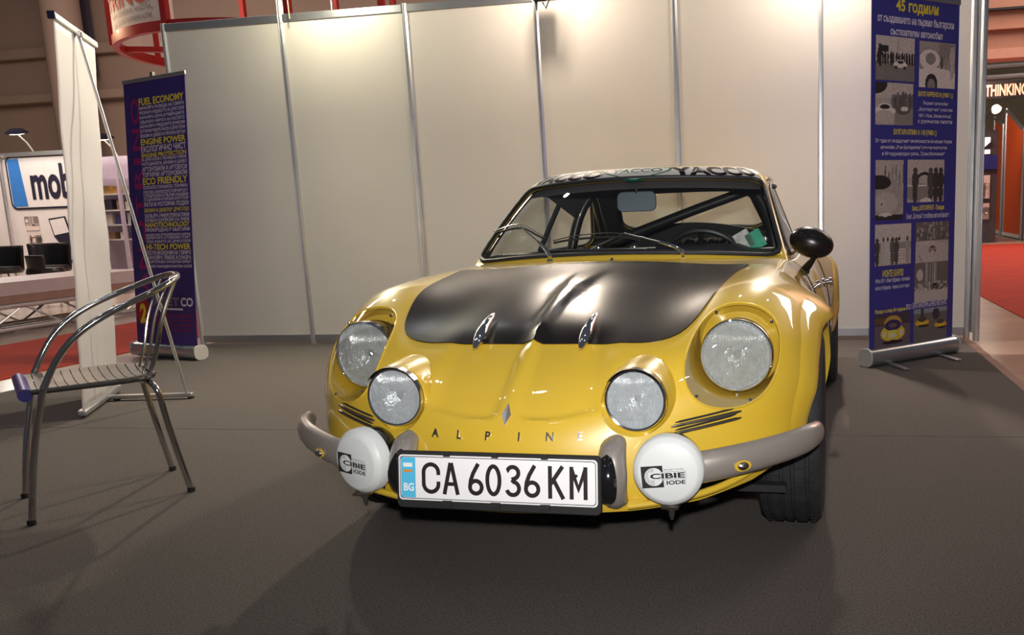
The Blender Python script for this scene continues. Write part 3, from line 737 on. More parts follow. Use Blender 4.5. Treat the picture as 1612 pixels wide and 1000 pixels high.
WINS = {'windshield': (-2.125, 2.125, 1.0, 7.0), 'side_window_r': (3.0, 5.75, 1.0, 6.5), 'side_window_l': (NK - 5.75, NK - 3.0, 1.0, 6.5), 'rear_window': (7.25, NK - 7.25, 2.0, 6.5)}
us = np.arange(-2.25, NK - 2.25 + 1e-6, .125); vsx = np.concatenate([np.arange(0, 7.0, .25), np.arange(7.0, 14.01, .25)])
vv = []; ff = []
for v in vsx:
    for u in us[:-1]: vv.append(SG_(u, v))
nu = len(us) - 1
def inwin(u, v):
    for (a, b, c, d) in WINS.values():
        for k in (-NK, 0, NK):
            if a - 1e-6 < u + k < b + 1e-6 and c < v < d: return True
    return False
for j in range(len(vsx) - 1):
    for i in range(nu):
        if inwin(us[i] + .0625, vsx[j] + .125): continue
        ff.append((j * nu + i, j * nu + (i + 1) % nu, (j + 1) * nu + (i + 1) % nu, (j + 1) * nu + i))
roof = MB(); roof.v = [tuple(p) for p in vv]; roof.f = ff
def rrect(a, b, c, d, ru, rv, n):
    """n points per side: outer rectangle and matching rounded rectangle in (u,v)"""
    O = []; I = []
    cs = [(a, c), (b, c), (b, d), (a, d)]
    for s in range(4):
        p, q = cs[s], cs[(s + 1) % 4]
        for i in range(n):
            t = i / n; O.append((p[0] + (q[0] - p[0]) * t, p[1] + (q[1] - p[1]) * t))
    cu, cv = (a + b) / 2, (c + d) / 2; hu, hv = (b - a) / 2, (d - c) / 2
    for (u, v) in O:
        x, y = abs(u - cu), abs(v - cv); kx, ky = hu - ru, hv - rv
        if x > kx and y > ky:
            dx, dy = (x - kx) / ru, (y - ky) / rv; m = max(dx, dy); L = math.hypot(dx, dy); x = kx + dx / L * m * ru; y = ky + dy / L * m * rv
        I.append((cu + math.copysign(x, u - cu), cv + math.copysign(y, v - cv)))
    return O, I
winobj = {}
for nm, (a, b, c, d) in WINS.items():
    ru, rv = {'w': (.42, .9), 's': (.30, 1.3), 'r': (.8, 1.4)}[nm[0]]
    O, I = rrect(a, b, c, d, ru, rv, 48); n = len(O)
    P_O = [SG_(*p) for p in O]; P_I = [SG_(*p) for p in I]
    roof.add(list(P_O) + list(P_I), [(i, (i + 1) % n, n + (i + 1) % n, n + i) for i in range(n)])
    # glass: rings towards the centre
    cu, cv = (a + b) / 2, (c + d) / 2; RG = 12; vs = []
    for r in range(RG):
        k = 1 - r / RG
        for (u, v) in I: vs.append(SG(cu + (u - cu) * k, cv + (v - cv) * k, -.004))
    vs.append(SG(cu, cv, -.004))
    fs = [(r * n + k, r * n + (k + 1) % n, (r + 1) * n + (k + 1) % n, (r + 1) * n + k) for r in range(RG - 1) for k in range(n)] + [((RG - 1) * n + k, (RG - 1) * n + (k + 1) % n, RG * n) for k in range(n)]
    g = MB().add(vs, fs).obj({'w': 'windscreen', 's': 'side_window', 'r': 'rear_window'}[nm[0]], GLASS, car)
    winobj[nm] = g
    MB().tube([SG(u, v, .001) for u, v in I], .0085 if nm[0] != 's' else .009, 8, closed=True, flat=(1, 1)).obj('rubber_seal', RUB, g)
roof.v = [tuple(p) for p in roof.v]
rf = roof.obj('roof', YEL, car, merge=1e-4)
rf.data.materials.append(INN); sm = rf.modifiers.new('s', 'SOLIDIFY'); sm.thickness = .012; sm.offset = -1; sm.material_offset = 1
bm = bmesh.new(); bm.from_mesh(rf.data); t_ = max(bm.faces, key=lambda f: f.calc_center_median().z)
if t_.normal.z < 0: bmesh.ops.reverse_faces(bm, faces=bm.faces)
bm.to_mesh(rf.data); bm.free()
for p in rf.data.polygons: p.use_smooth = True
# inner head lining
hl_ = MB(); vv = []
for v in np.arange(6.6, 13.6, .5):
    for u in np.arange(0, NK, .25): vv.append(SG(u, v, -.03))
n = NK * 4; m_ = len(vv) // n
hl_.add(vv, [(j * n + i, j * n + (i + 1) % n, (j + 1) * n + (i + 1) % n, (j + 1) * n + i) for j in range(m_ - 1) for i in range(n)])
hl_.obj('head_lining', mat('grey_head_lining', (.09, .075, .075), .8, var=.1), car)
# sun strip of letters above the windscreen
stp = MB(); vs = []
uu = np.linspace(-2.05, 2.05, 61); v0s, v1s = 7.10, 9.35
for v in np.linspace(v0s, v1s, 9):
    for u in uu: vs.append(SG(u, v, .0012))
stp.add(vs, [(j * 61 + i, j * 61 + i + 1, (j + 1) * 61 + i + 1, (j + 1) * 61 + i) for j in range(8) for i in range(60)])
CLS = mat('white_decal', (.60, .58, .54), .5, var=.02, spec=.06)
DKB = mat('dark_decal_letters', (.015, .008, .012), .5, var=.1, spec=.05); GRN = mat('green_decal', (.005, .11, .07), .5, var=.05, spec=.05)
dec = stp.obj('sun_strip', CLS, car)
LU = lambda x: x            # strip coordinate: x metres -> u
def strip_pt(x, t, off):    # x in -1..1 across, t 0..1 up
    return SG(x * 2.05, v0s + (v1s - v0s) * t, off)
tb = MB()
for s, xa, xb in (('YACCO', .24, .97), ('YACCO', -.97, -.24)):
    V, Fc = fit_text(s, xa, xb, .07, .93, bold=.045, sub=3)
    MB().add([strip_pt(x, z, .0022) for x, z in V], Fc).obj('strip_lettering', DKB, dec, smooth=False)
P = [(-.235, .62), (-.20, .30), (0, -.22), (.20, .30), (.235, .62), (.12, .92), (-.12, .92)]
def spoly(P, off, name, m, sub=1):
    P2 = spl(P + [P[0]], 60); c = P2.mean(0); n = 59; vs = []
    for r in range(5):
        for p in P2[:-1]: q = c + (p - c) * (1 - r / 5); vs.append(strip_pt(q[0], q[1], off))
    vs.append(strip_pt(c[0], c[1], off))
    return MB().add(vs, [(r * n + k, r * n + (k + 1) % n, (r + 1) * n + (k + 1) % n, (r + 1) * n + k) for r in range(4) for k in range(n)] + [(4 * n + k, 4 * n + (k + 1) % n, 5 * n) for k in range(n)]).obj(name, m, dec)
spoly([(-.24, .55), (-.19, .95), (0, 1.02), (.19, .95), (.24, .55), (.14, .12), (0, -.24), (-.14, .12)], .0030, 'strip_badge_edge', GRN)
spoly([(-.225, .55), (-.18, .90), (0, .97), (.18, .90), (.225, .55), (.13, .16), (0, -.14), (-.13, .16)], .0036, 'strip_badge', CLS)
tb = MB(); V, Fc = fit_text('YACCO', -.185, .185, .40, .78, bold=.01, sub=3); tb.add([strip_pt(x, z, .0042) for x, z in V], Fc); tb.obj('strip_badge_lettering', GRN, dec, smooth=False)

# ------------------------------------------------------------------ wheels
RIM = mat('silver_wheel', (.45, .45, .46), .3, .8, var=.05)
def wheel(x, y, z, R, w, s_):
    t = thing('wheel', None, None); t.parent = car; t.location = (x, y, z)
    hw = w / 2
    prof = [(R * .62, -hw * .86), (R * .70, -hw * 1.0), (R * .86, -hw * 1.02), (R * .95, -hw * .95), (R * .985, -hw * .82)]
    g = [-.62, -.22, .12, .58]
    xx = -hw * .80
    for gx in g:
        c_ = gx * hw
        prof += [(R, c_ - .006), (R - .007, c_ - .004), (R - .007, c_ + .004), (R, c_ + .006)]
    prof += [(R * .985, hw * .82), (R * .95, hw * .95), (R * .86, hw * 1.02), (R * .70, hw), (R * .62, hw * .86)]
    ty = MB().lathe(prof, (0, 0, 0), (1, 0, 0), seg=90, closed=True).obj('tyre', TIRE, t, auto=.5)
    sp_ = MB()
    for k in range(60):
        a = 2 * PI * k / 60; rot = Matrix.Rotation(a, 3, 'X')
        for (xa, xb, ph) in ((-hw * .80, -hw * .66, 0), (-hw * .57, -hw * .27, .05), (.17 * hw, .52 * hw, .08), (.63 * hw, .80 * hw, .02)):
            rot2 = Matrix.Rotation(a + ph, 3, 'X'); c_ = rot2 @ Vector(((xa + xb) / 2, 0, R * .9990 - .0003))
            sp_.box(c_, (xb - xa, .0035, .0011), rot2)
    o = sp_.obj('tread_cuts', DBLK, ty, smooth=False); tag(o, kind='stuff')
    MB().lathe([(R * .60, -hw * .80), (R * .64, -hw * .86), (R * .64, hw * .86), (R * .60, hw * .8), (R * .52, hw * .5), (R * .22, hw * .42), (R * .18, hw * .62), (0, hw * .64)], (0, 0, 0), (s_, 0, 0), seg=48).obj('rim', RIM, t)
for s_ in (-1, 1):
    wheel(s_ * .655, .715, .296, .296, .178, s_); wheel(s_ * .672, 2.79, .298, .298, .19, s_)

# ------------------------------------------------------------------ wipers, mirror, handles, seams
for s_, pv, tip, bl in ((-1, (-.237, 1.115), (-.405, 1.268, .902), [(-.56, 1.365, .882), (-.496, 1.318, .893), (-.405, 1.268, .902), (-.332, 1.21, .880), (-.276, 1.168, .860)]),
                    (1, (.250, 1.125), (.03, 1.150, .870), [(-.234, 1.140, .846), (-.174, 1.143, .855), (-.075, 1.140, .861), (.033, 1.138, .860), (.10, 1.124, .845)])):
    wp = thing('wiper', None, None); wp.parent = car
    p0 = top_hit(pv[0], pv[1] - .02, 0)
    MB().lathe([(.013, -.004), (.013, .006), (.008, .010), (.008, .022), (.010, .024), (.006, .032), (0, .034)], p0, (0, -.35, 1), seg=18).obj('pivot', CHR, wp)
    p1 = p0 + Vector((0, -.006, .024)); T = Vector(tip) + Vector((0, -.012, .008)); k = p1.lerp(T, .38)
    MB().tube([p1, p1.lerp(T, .12) + Vector((0, 0, .008)), k + Vector((0, 0, .008))], [.007, .008, .005], 8, flat=(1, .7)).obj('arm_base', CHR, wp)
    MB().tube([k + Vector((0, 0, .008)), T], .003, 8).obj('arm', CHR if s_ < 0 else DCHR, wp)
    bb = spl([Vector(b) + Vector((0, -.008, .004)) for b in bl], 20)
    MB().tube(bb, .0042, 6).obj('blade', DBLK, wp)
    bb2 = [Vector(b) + Vector((0, -.006, .008 + .006 * math.sin(PI * i / 19))) for i, b in enumerate(bb)]
    MB().tube(bb2, .0020, 6).obj('blade_bridge', DCHR, wp)
    MB().tube([p0 + Vector((.0, -.08, -.004)), p0 + Vector((0, -.08, .006))], .006, 8).obj('washer_jet', CHR, wp) if 0 else None
mr = thing('wing_mirror', None, None); mr.parent = car
mc = Vector((.690, 1.25, .822))
vs = []; NR, NS = 12, 28
for i in range(NR + 1):
    t = i / NR; r = math.sin(t * PI / 2) ** .9; y = -.055 * math.cos(t * PI / 2)
    for k in range(NS):
        a = 2 * PI * k / NS; px, pz = .080 * math.cos(a) * r, .054 * math.sin(a) * r
        px += .0 ; tl = -.30
        vs.append(mc + Vector((px * math.cos(tl) - pz * math.sin(tl), y, px * math.sin(tl) + pz * math.cos(tl))))
fs = [(i * NS + k, i * NS + (k + 1) % NS, (i + 1) * NS + (k + 1) % NS, (i + 1) * NS + k) for i in range(NR) for k in range(NS)]
MB().add(vs, fs).obj('shell', BLK, mr, merge=1e-5)
n0 = NR * NS; MB().add([v + Vector((0, -.003, 0)) for v in vs[n0:]], [tuple(range(NS))]).obj('mirror_glass', CHR, mr, smooth=False)
MB().tube([mc + Vector((.012, -.025, -.045)), mc + Vector((.004, -.02, -.062)), mc + Vector((-.006, -.01, -.075)), (.668, 1.255, .728)], [.011, .010, .013, .015], 12).obj('stalk', BLK, mr)
MB().lathe([(.017, 0), (.019, .012), (.016, .020), (.006, .022)], (.664, 1.26, .712), (.12, -.05, 1), seg=20).obj('foot', DBLK, mr)
dh = thing('door_handle', None, None); dh.parent = car; dh.location = (.712, 1.95, .615)
MB().lathe([(.020, 0), (.020, .010), (.012, .014), (.012, .026), (.019, .030), (.019, .040), (.010, .045), (0, .046)], (0, 0, 0), (1, 0, .15), seg=24).obj('push_button', CHR, dh)
MB().tube([(.030, -.03, -.012), (.038, 0, -.016), (.032, .03, -.012)], [.004, .006, .004], 8).obj('grip', CHR, dh)
def side_hit(y, z, s_=1, off=0.0):
    h = BVH.ray_cast(Vector((s_ * 2, y, z)), Vector((-s_, 0, 0)))
    if h[0] is None: return None
    nn = h[1] if h[1].x * s_ > 0 else -h[1]
    return h[0] + nn * off
for s_ in (-1, 1):
    path = [(1.27, .755), (1.20, .66), (1.17, .5), (1.17, .34), (1.20, .25), (1.4, .225), (1.8, .225), (2.05, .25), (2.13, .36), (2.16, .52), (2.15, .68), (2.13, .755)]
    q = spl(path, 60); pts = [side_hit(y, z, s_, .0003) for y, z in q]; pts = [p for p in pts if p is not None]
    MB().tube(pts, .0026, 6).obj('door_seam', DBLK, car)
    pts = [side_hit(y, .745 - .0 * y, s_, .001) for y in np.linspace(1.28, 2.1, 20)]
    # sill strip and side window divider
    MB().tube([SG(u, v, -.012) for u, v in ([(4.55, v) for v in np.linspace(1.2, 6.4, 12)] if s_ > 0 else [(NK - 4.55, v) for v in np.linspace(1.2, 6.4, 12)])], .013, 8, flat=(1, .6)).obj('window_divider', RUB, car)
    MB().tube([SG(u, 7.15, .004) for u in (np.linspace(2.7, 6.2, 24) if s_ > 0 else np.linspace(NK - 2.7, NK - 6.2, 24))], .007, 6).obj('drip_rail', YEL, car)

for s_ in (-1, 1):
    for (cy, cz, r, nm, a0, a1) in ((WF[0] - .02, WF[1], .338, 'front_wheel_flare', 168, 8), (WR[0], WR[1], .33, 'rear_wheel_flare', 175, 8)):
        lev = []; A_s = np.radians(np.linspace(a0, a1, 60))
        for dr, off in ((.072, -.002), (.062, .004), (.045, .0095), (.022, .0135), (.006, .016), (-.002, .0155), (-.004, .010), (-.002, -.010)):
            row = []
            for a in A_s:
                y, z = cy - math.cos(PI - a) * (r + dr), cz + math.sin(a) * (r + dr)
                y = cy + math.cos(a) * (r + dr)
                h = side_hit(cy + math.cos(a) * (r + max(dr, .006)), cz + math.sin(a) * (r + max(dr, .006)), s_)
                fade = min(1, max(0, (a - math.radians(a1)) / .3)) * min(1, max(0, (math.radians(a0) - a) / .3))
                row.append((h.x + s_ * (off * (.35 + .65 * fade)), y, z))
            lev.append(row)
        n = 60; vs = [p for l in lev for p in l]
        MB().add(vs, [(j * n + i, j * n + i + 1, (j + 1) * n + i + 1, (j + 1) * n + i) for j in range(len(lev) - 1) for i in range(n - 1)]).obj(nm, YEL, car, auto=.9)

# ------------------------------------------------------------------ interior
VIN = mat('black_vinyl', (.018, .015, .015), .38, 0, .15, var=.2, vscale=14)
DSH = mat('dashboard_black', (.013, .012, .012), .55, var=.2)
vs = []; fs = []
for j, (y0, z) in enumerate(((1.20, .790), (1.30, .800), (1.40, .803), (1.46, .795), (1.475, .76), (1.46, .66), (1.40, .56))):
    for i in range(25):
        x = -.55 + 1.10 * i / 24; yy = y0 - .05 * math.cos(x / .55 * PI / 2) * (1 if j < 2 else .4); vs.append((x, yy, z + (.018 if .08 < x < .42 and 0 < j < 5 else 0)))
fs = [(j * 25 + i, j * 25 + i + 1, (j + 1) * 25 + i + 1, (j + 1) * 25 + i) for j in range(6) for i in range(24)]
ds = MB().add(vs, fs).obj('dashboard', DSH, car, auto=.9)
MB().tube([(x, 1.25 + .08 * abs(x), .812) for x in np.linspace(-.30, .12, 10)], .012, 8, flat=(.5, 1)).obj('demister_duct', DCHR, ds)
for i, (x, y, r) in enumerate(((-.20, 1.36, .018), (-.12, 1.33, .014), (.02, 1.34, .016))):
    MB().lathe([(r, 0), (r, .02), (r * .6, .03), (0, .03)], (x, y, .80), (0, -.4, 1), seg=16).obj('toggle_switch', DCHR, ds)
st = thing('steering_wheel', None, None); st.parent = car
Cw = Vector((.25, 1.56, .705)); axw = Vector((0, .93, .37)).normalized(); r0 = Vector((1, 0, 0)); q0 = axw.cross(r0)
MB().tube([Cw + (r0 * math.cos(a) + q0 * math.sin(a)) * .178 for a in np.linspace(0, 2 * PI, 49)[:-1]], .0125, 10, closed=True).obj('rim', VIN, st)
for a in (PI / 2 * 0, PI, -PI / 2): MB().beam(Cw, Cw + (r0 * math.cos(a) + q0 * math.sin(a)) * .17, .022, .004, up=axw).obj('spoke', DCHR, st, smooth=False)
MB().lathe([(.035, -.02), (.035, .01), (0, .014)], Cw, axw * -1, seg=24).obj('hub', VIN, st)
for s_ in (-1, 1):
    se = thing('seat', None, None); se.parent = car; xc = s_ * .275
    W2 = .25; nx, nz = 57, 16; vs = []
    top = .822 if s_ > 0 else .74
    for j in range(nz + 1):
        t = j / nz
        for i in range(nx):
            u = -1 + 2 * i / (nx - 1); rib = abs(math.sin(PI * (u + 1) / 2 * 8)) ** .6
            z = .40 + (top - .40) * t; y = 2.05 + .13 * t; edge = 1 - abs(u) ** 4
            thk = .030 + .028 * rib * (1 if abs(u) < .98 else 0)
            if t > .9: thk *= math.sqrt(max(.0, 1 - ((t - .9) / .1) ** 2)) ; z -= .012 * (1 - rib)
            vs.append((xc + u * W2 * (1 - .08 * t), y - thk * (.5 + .5 * edge), z))
    for j in range(nz + 1):
        t = j / nz
        for i in range(nx):
            u = -1 + 2 * i / (nx - 1); z = .40 + (top - .40) * t; vs.append((xc + u * W2 * (1 - .08 * t), 2.05 + .13 * t + (.05 if t < .95 else .015), z - (.01 if t > .95 else 0)))
    B0 = (nz + 1) * nx; fs = []
    for j in range(nz):
        for i in range(nx - 1):
            a = j * nx + i; fs.append((a, a + 1, a + nx + 1, a + nx)); fs.append((B0 + a, B0 + a + nx, B0 + a + nx + 1, B0 + a + 1))
        fs.append((j * nx, (j + 1) * nx, B0 + (j + 1) * nx, B0 + j * nx)); a = j * nx + nx - 1; fs.append((a, B0 + a, B0 + a + nx, a + nx))
    for i in range(nx - 1):
        a = nz * nx + i; fs.append((a, a + 1, B0 + a + 1, B0 + a)); fs.append((i, B0 + i, B0 + i + 1, i + 1))
    MB().add(vs, fs).obj('backrest', VIN, se, auto=1.2)
    MB().box((xc, 1.85, .33), (.46, .46, .12)).obj('cushion', VIN, se, bevel=.03)
bk = MB(); P = [(-.52, .45), (.52, .45), (.52, .79)] + [(x, .80 + .085 * math.cos(x / .50 * PI / 2)) for x in np.linspace(.50, -.50, 25)] + [(-.52, .79)]
bk.prism(P, 2.60, 2.66); bk.obj('rear_bulkhead', DBLK, car, auto=.5)
rc = thing('roll_cage', None, None); rc.parent = car
hoop = spl([(-.50, 2.12, .45), (-.50, 2.12, .70), (-.475, 2.13, .85), (-.43, 2.15, .98), (-.36, 2.16, 1.055), (-.25, 2.17, 1.080), (0, 2.17, 1.090), (.25, 2.17, 1.080), (.36, 2.16, 1.055), (.43, 2.15, .98), (.475, 2.13, .85), (.50, 2.12, .70), (.50, 2.12, .45)], 60)
MB().tube(hoop, .024, 12).obj('main_hoop', VIN, rc)
MB().tube([(-.40, 2.15, .76), (-.211, 2.15, .838), (.10, 2.17, .945), (.41, 2.17, 1.045)], .024, 12).obj('diagonal_bar', VIN, rc)
MB().tube([(-.38, 2.16, 1.03), (-.44, 2.55, .82), (-.45, 2.62, .6)], .019, 10).obj('rear_stay', VIN, rc)
MB().tube([(.38, 2.16, 1.03), (.44, 2.55, .82), (.45, 2.62, .6)], .019, 10).obj('rear_stay', VIN, rc)
MB().add([(-.375, 2.14, 1.06), (-.47, 1.75, 1.03), (-.47, 2.14, .93), (-.47, 2.16, .93)], [(0, 1, 2)]).obj('headliner_gusset', MATS['grey_head_lining'], rc, smooth=False)
rm = thing('interior_mirror', None, None); rm.parent = car; rm.location = (-.013, 1.53, .992)
MB().prism(poly_round(.160, .080, .024, 6), -.004, .012).obj('mirror_back', mat('blue_grey_mirror_back', (.16, .19, .23), .35, .1, .2, var=.1), rm, auto=.5, bevel=.004)
MB().tube([(0, 0, .03), (0, -.02, .085)], .004, 8).obj('stem', CHR, rm)
for x, col, nm in ((.475, (.02, .32, .20), 'green_card'), (.43, (.55, .52, .5), 'papers')):
    MB().box((x, 1.42, .83), (.06, .015, .07), Matrix.Rotation(-.5, 3, 'Y')).obj(nm, mat(nm, col, .6, var=.25, vscale=40), ds, smooth=False)

# ================================================================== THE PLACE
CARP = mat('dark_grey_carpet', (.130, .113, .104), .95, var=.38, vscale=170.0, bump=.6, bscale=300, spec=.2)
REDC = mat('red_carpet', (.36, .035, .02), .9, var=.12, vscale=4, spec=.2)
def tile_mat():
    m = mat('hall_floor_tile', (.42, .33, .26), .22, 0, .2, var=.12, vscale=2.5, coatr=.2); return m
TILE = tile_mat()
def struct(name, mb, m, smooth=False, bevel=0, label=None):
    o = mb.obj(name, m, None, smooth=smooth, bevel=bevel); o['kind'] = 'structure'
    if label: o['label'] = label
    return o
def slab(x0, x1, y0, y1, z0, z1): return MB().box(((x0 + x1) / 2, (y0 + y1) / 2, (z0 + z1) / 2), (x1 - x0, y1 - y0, z1 - z0))
struct('floor', slab(-34, 30, -6, 34, -.12, -.010), TILE, label='pale stone floor of the exhibition hall')
tag(slab(-4.83, 1.08, -3, 6.30, -.010, 0.0).obj('stand_carpet', CARP, smooth=False), 'dark grey carpet of the stand under the yellow car', 'carpet')
tag(slab(-6.90, -5.28, -3, 24, -.010, -.004).obj('aisle_carpet', REDC, smooth=False), 'red aisle carpet left of the stand beside the truss counter', 'carpet')
tag(slab(1.74, 6.2, -3, 19, -.010, -.004).obj('aisle_carpet', REDC, smooth=False), 'wide red aisle carpet right of the stand before the orange panels', 'carpet')
MB().box((-1.87, 3.52, .0004), (5.88, .012, .001)).obj('carpet_seam', mat('carpet_seam', (.085, .074, .068), .95, var=.2), bpy.data.objects['stand_carpet'], smooth=False)
MB().box((1.105, 1.65, -.005), (.05, 9.3, .010)).obj('carpet_edge_tape', mat('brown_edge_tape', (.20, .10, .07), .6, var=.2), bpy.data.objects['stand_carpet'], smooth=False)

# shell-scheme wall: posts, rails, infill panels
PANEL = mat('off_white_panel', (.72, .675, .61), .42, 0, 0, var=.02, vscale=1.5)
PX_ = [WALL_X0 + PW * i for i in range(7)]
for i in range(6):
    w = thing('wall_panel', None, None, (PX_[i], WALL_Y, 0))
    w.name = 'wall_back' if i == 0 else 'wall_back.%03d' % i
    w['kind'] = 'structure'
    x1 = PW
    MB().box((x1 / 2, 0, 1.245), (x1 - .03, .006, 2.43)).obj('infill_panel', PANEL, w, smooth=False)
    MB().box((x1 / 2, -.002, 2.468), (x1 - .036, .030, .054)).obj('top_rail', GALU, w, smooth=False, bevel=.003)
    MB().box((x1 / 2, -.002, .053), (x1 - .036, .030, .054)).obj('bottom_rail', GALU, w, smooth=False, bevel=.003)
def post(x, y, h, nm='trim_1'):
    b = MB(); R = .020
    P = []
    for k in range(8):
        a = PI / 8 + k * PI / 4; P.append((x + R * 1.08 * math.cos(a), y + R * 1.08 * math.sin(a)))
    b.prism(P, 0, h, 'xy')
    for k in range(8):
        a = k * PI / 4; b.box((x + .0205 * math.cos(a), y + .0205 * math.sin(a), h / 2), (.004, .004, h - .02), Matrix.Rotation(a, 3, 'Z'))
    o = b.obj(nm, ALU, None, smooth=False); o['kind'] = 'structure'; return o
for i, x in enumerate(PX_): post(x, WALL_Y, 2.50 if i != 1 else 2.9)
post(PX_[6] + .04, WALL_Y - .12, 3.4)
b = slab(PX_[6] + .02, PX_[6] + .035, WALL_Y - .10, WALL_Y, 0.05, 2.5); struct('trim_2', b, GALU)

# ------------------------------------------------------------------ arm spotlights on top of the wall
GLOW = mat('lit_lamp_glass', (1, .9, .75), .3, emit=(1, .86, .62), estr=14)
for i, p in enumerate(SPOTS):
    where = ('black arm spotlight over the left part of the white wall, first from the left', 'black arm spotlight over the middle of the white wall', 'black arm spotlight over the right part of the white wall')[i]
    t = thing('arm_spotlight', where, 'spotlight', (p[0], p[1], p[2]), 0, 'spotlights along the top of the wall')
    MB().tube([(0, WALL_Y - p[1], 2.48 - p[2]), (0, WALL_Y - p[1] - .01, .10), (0, .30, .14), (0, .06, .05)], .009, 8).obj('arm', DCHR, t)
    MB().box((0, .03, .045), (.13, .09, .05), Matrix.Rotation(.35, 3, 'X')).obj('head', DBLK, t, bevel=.008)
    MB().box((0, .015, .012), (.10, .06, .006), Matrix.Rotation(.35, 3, 'X')).obj('lamp_glass', GLOW, t, smooth=False)
    if i == 1:
        MB().box((-.03, .20, -.215), (.085, .05, .13)).obj('junction_box', DBLK, t, bevel=.006)
        MB().tube([(.03, .19, .02), (.045, .2, -.15), (.04, .2, -.27), (.01, .2, -.33), (-.01, .2, -.29)], .006, 8).obj('cable', DBLK, t)
        MB().tube([(-.055, .20, -.27), (-.055, .2, -.34)], [.012, .004], 8).obj('plug', DBLK, t)
    if i == 0:
        MB().tube([(-.30, .38, -.26), (-.30, .37, .20)], .004, 8).obj('cable', mat('yellowish_cable', (.55, .5, .3), .5, var=.05), t)

# ------------------------------------------------------------------ photographs printed on banners
def ell(A, cx, cy, rx, ry, c):
    h, w = A.shape[:2]; yy, xx = np.mgrid[0:h, 0:w]; A[((xx / w - cx) / rx) ** 2 + ((yy / h - cy) / ry) ** 2 < 1] = c
def rec(A, x0, y0, x1, y1, c):
    h, w = A.shape[:2]; A[int(y0 * h):int(y1 * h) + 1, int(x0 * w):int(x1 * w) + 1] = c
def carshape(A, cx, cy, s, body, dark):
    ell(A, cx, cy, s, s * .42, body); ell(A, cx, cy - s * .32, s * .6, s * .34, body); ell(A, cx, cy - s * .34, s * .48, s * .20, dark)
    ell(A, cx - s * .62, cy + s * .36, s * .20, s * .22, dark); ell(A, cx + s * .62, cy + s * .36, s * .20, s * .22, dark)
def person(A, cx, cy, s, c):
    ell(A, cx, cy - s * .9, s * .14, s * .16, c); ell(A, cx, cy - s * .35, s * .22, s * .5, c); ell(A, cx, cy + s * .35, s * .16, s * .6, c)
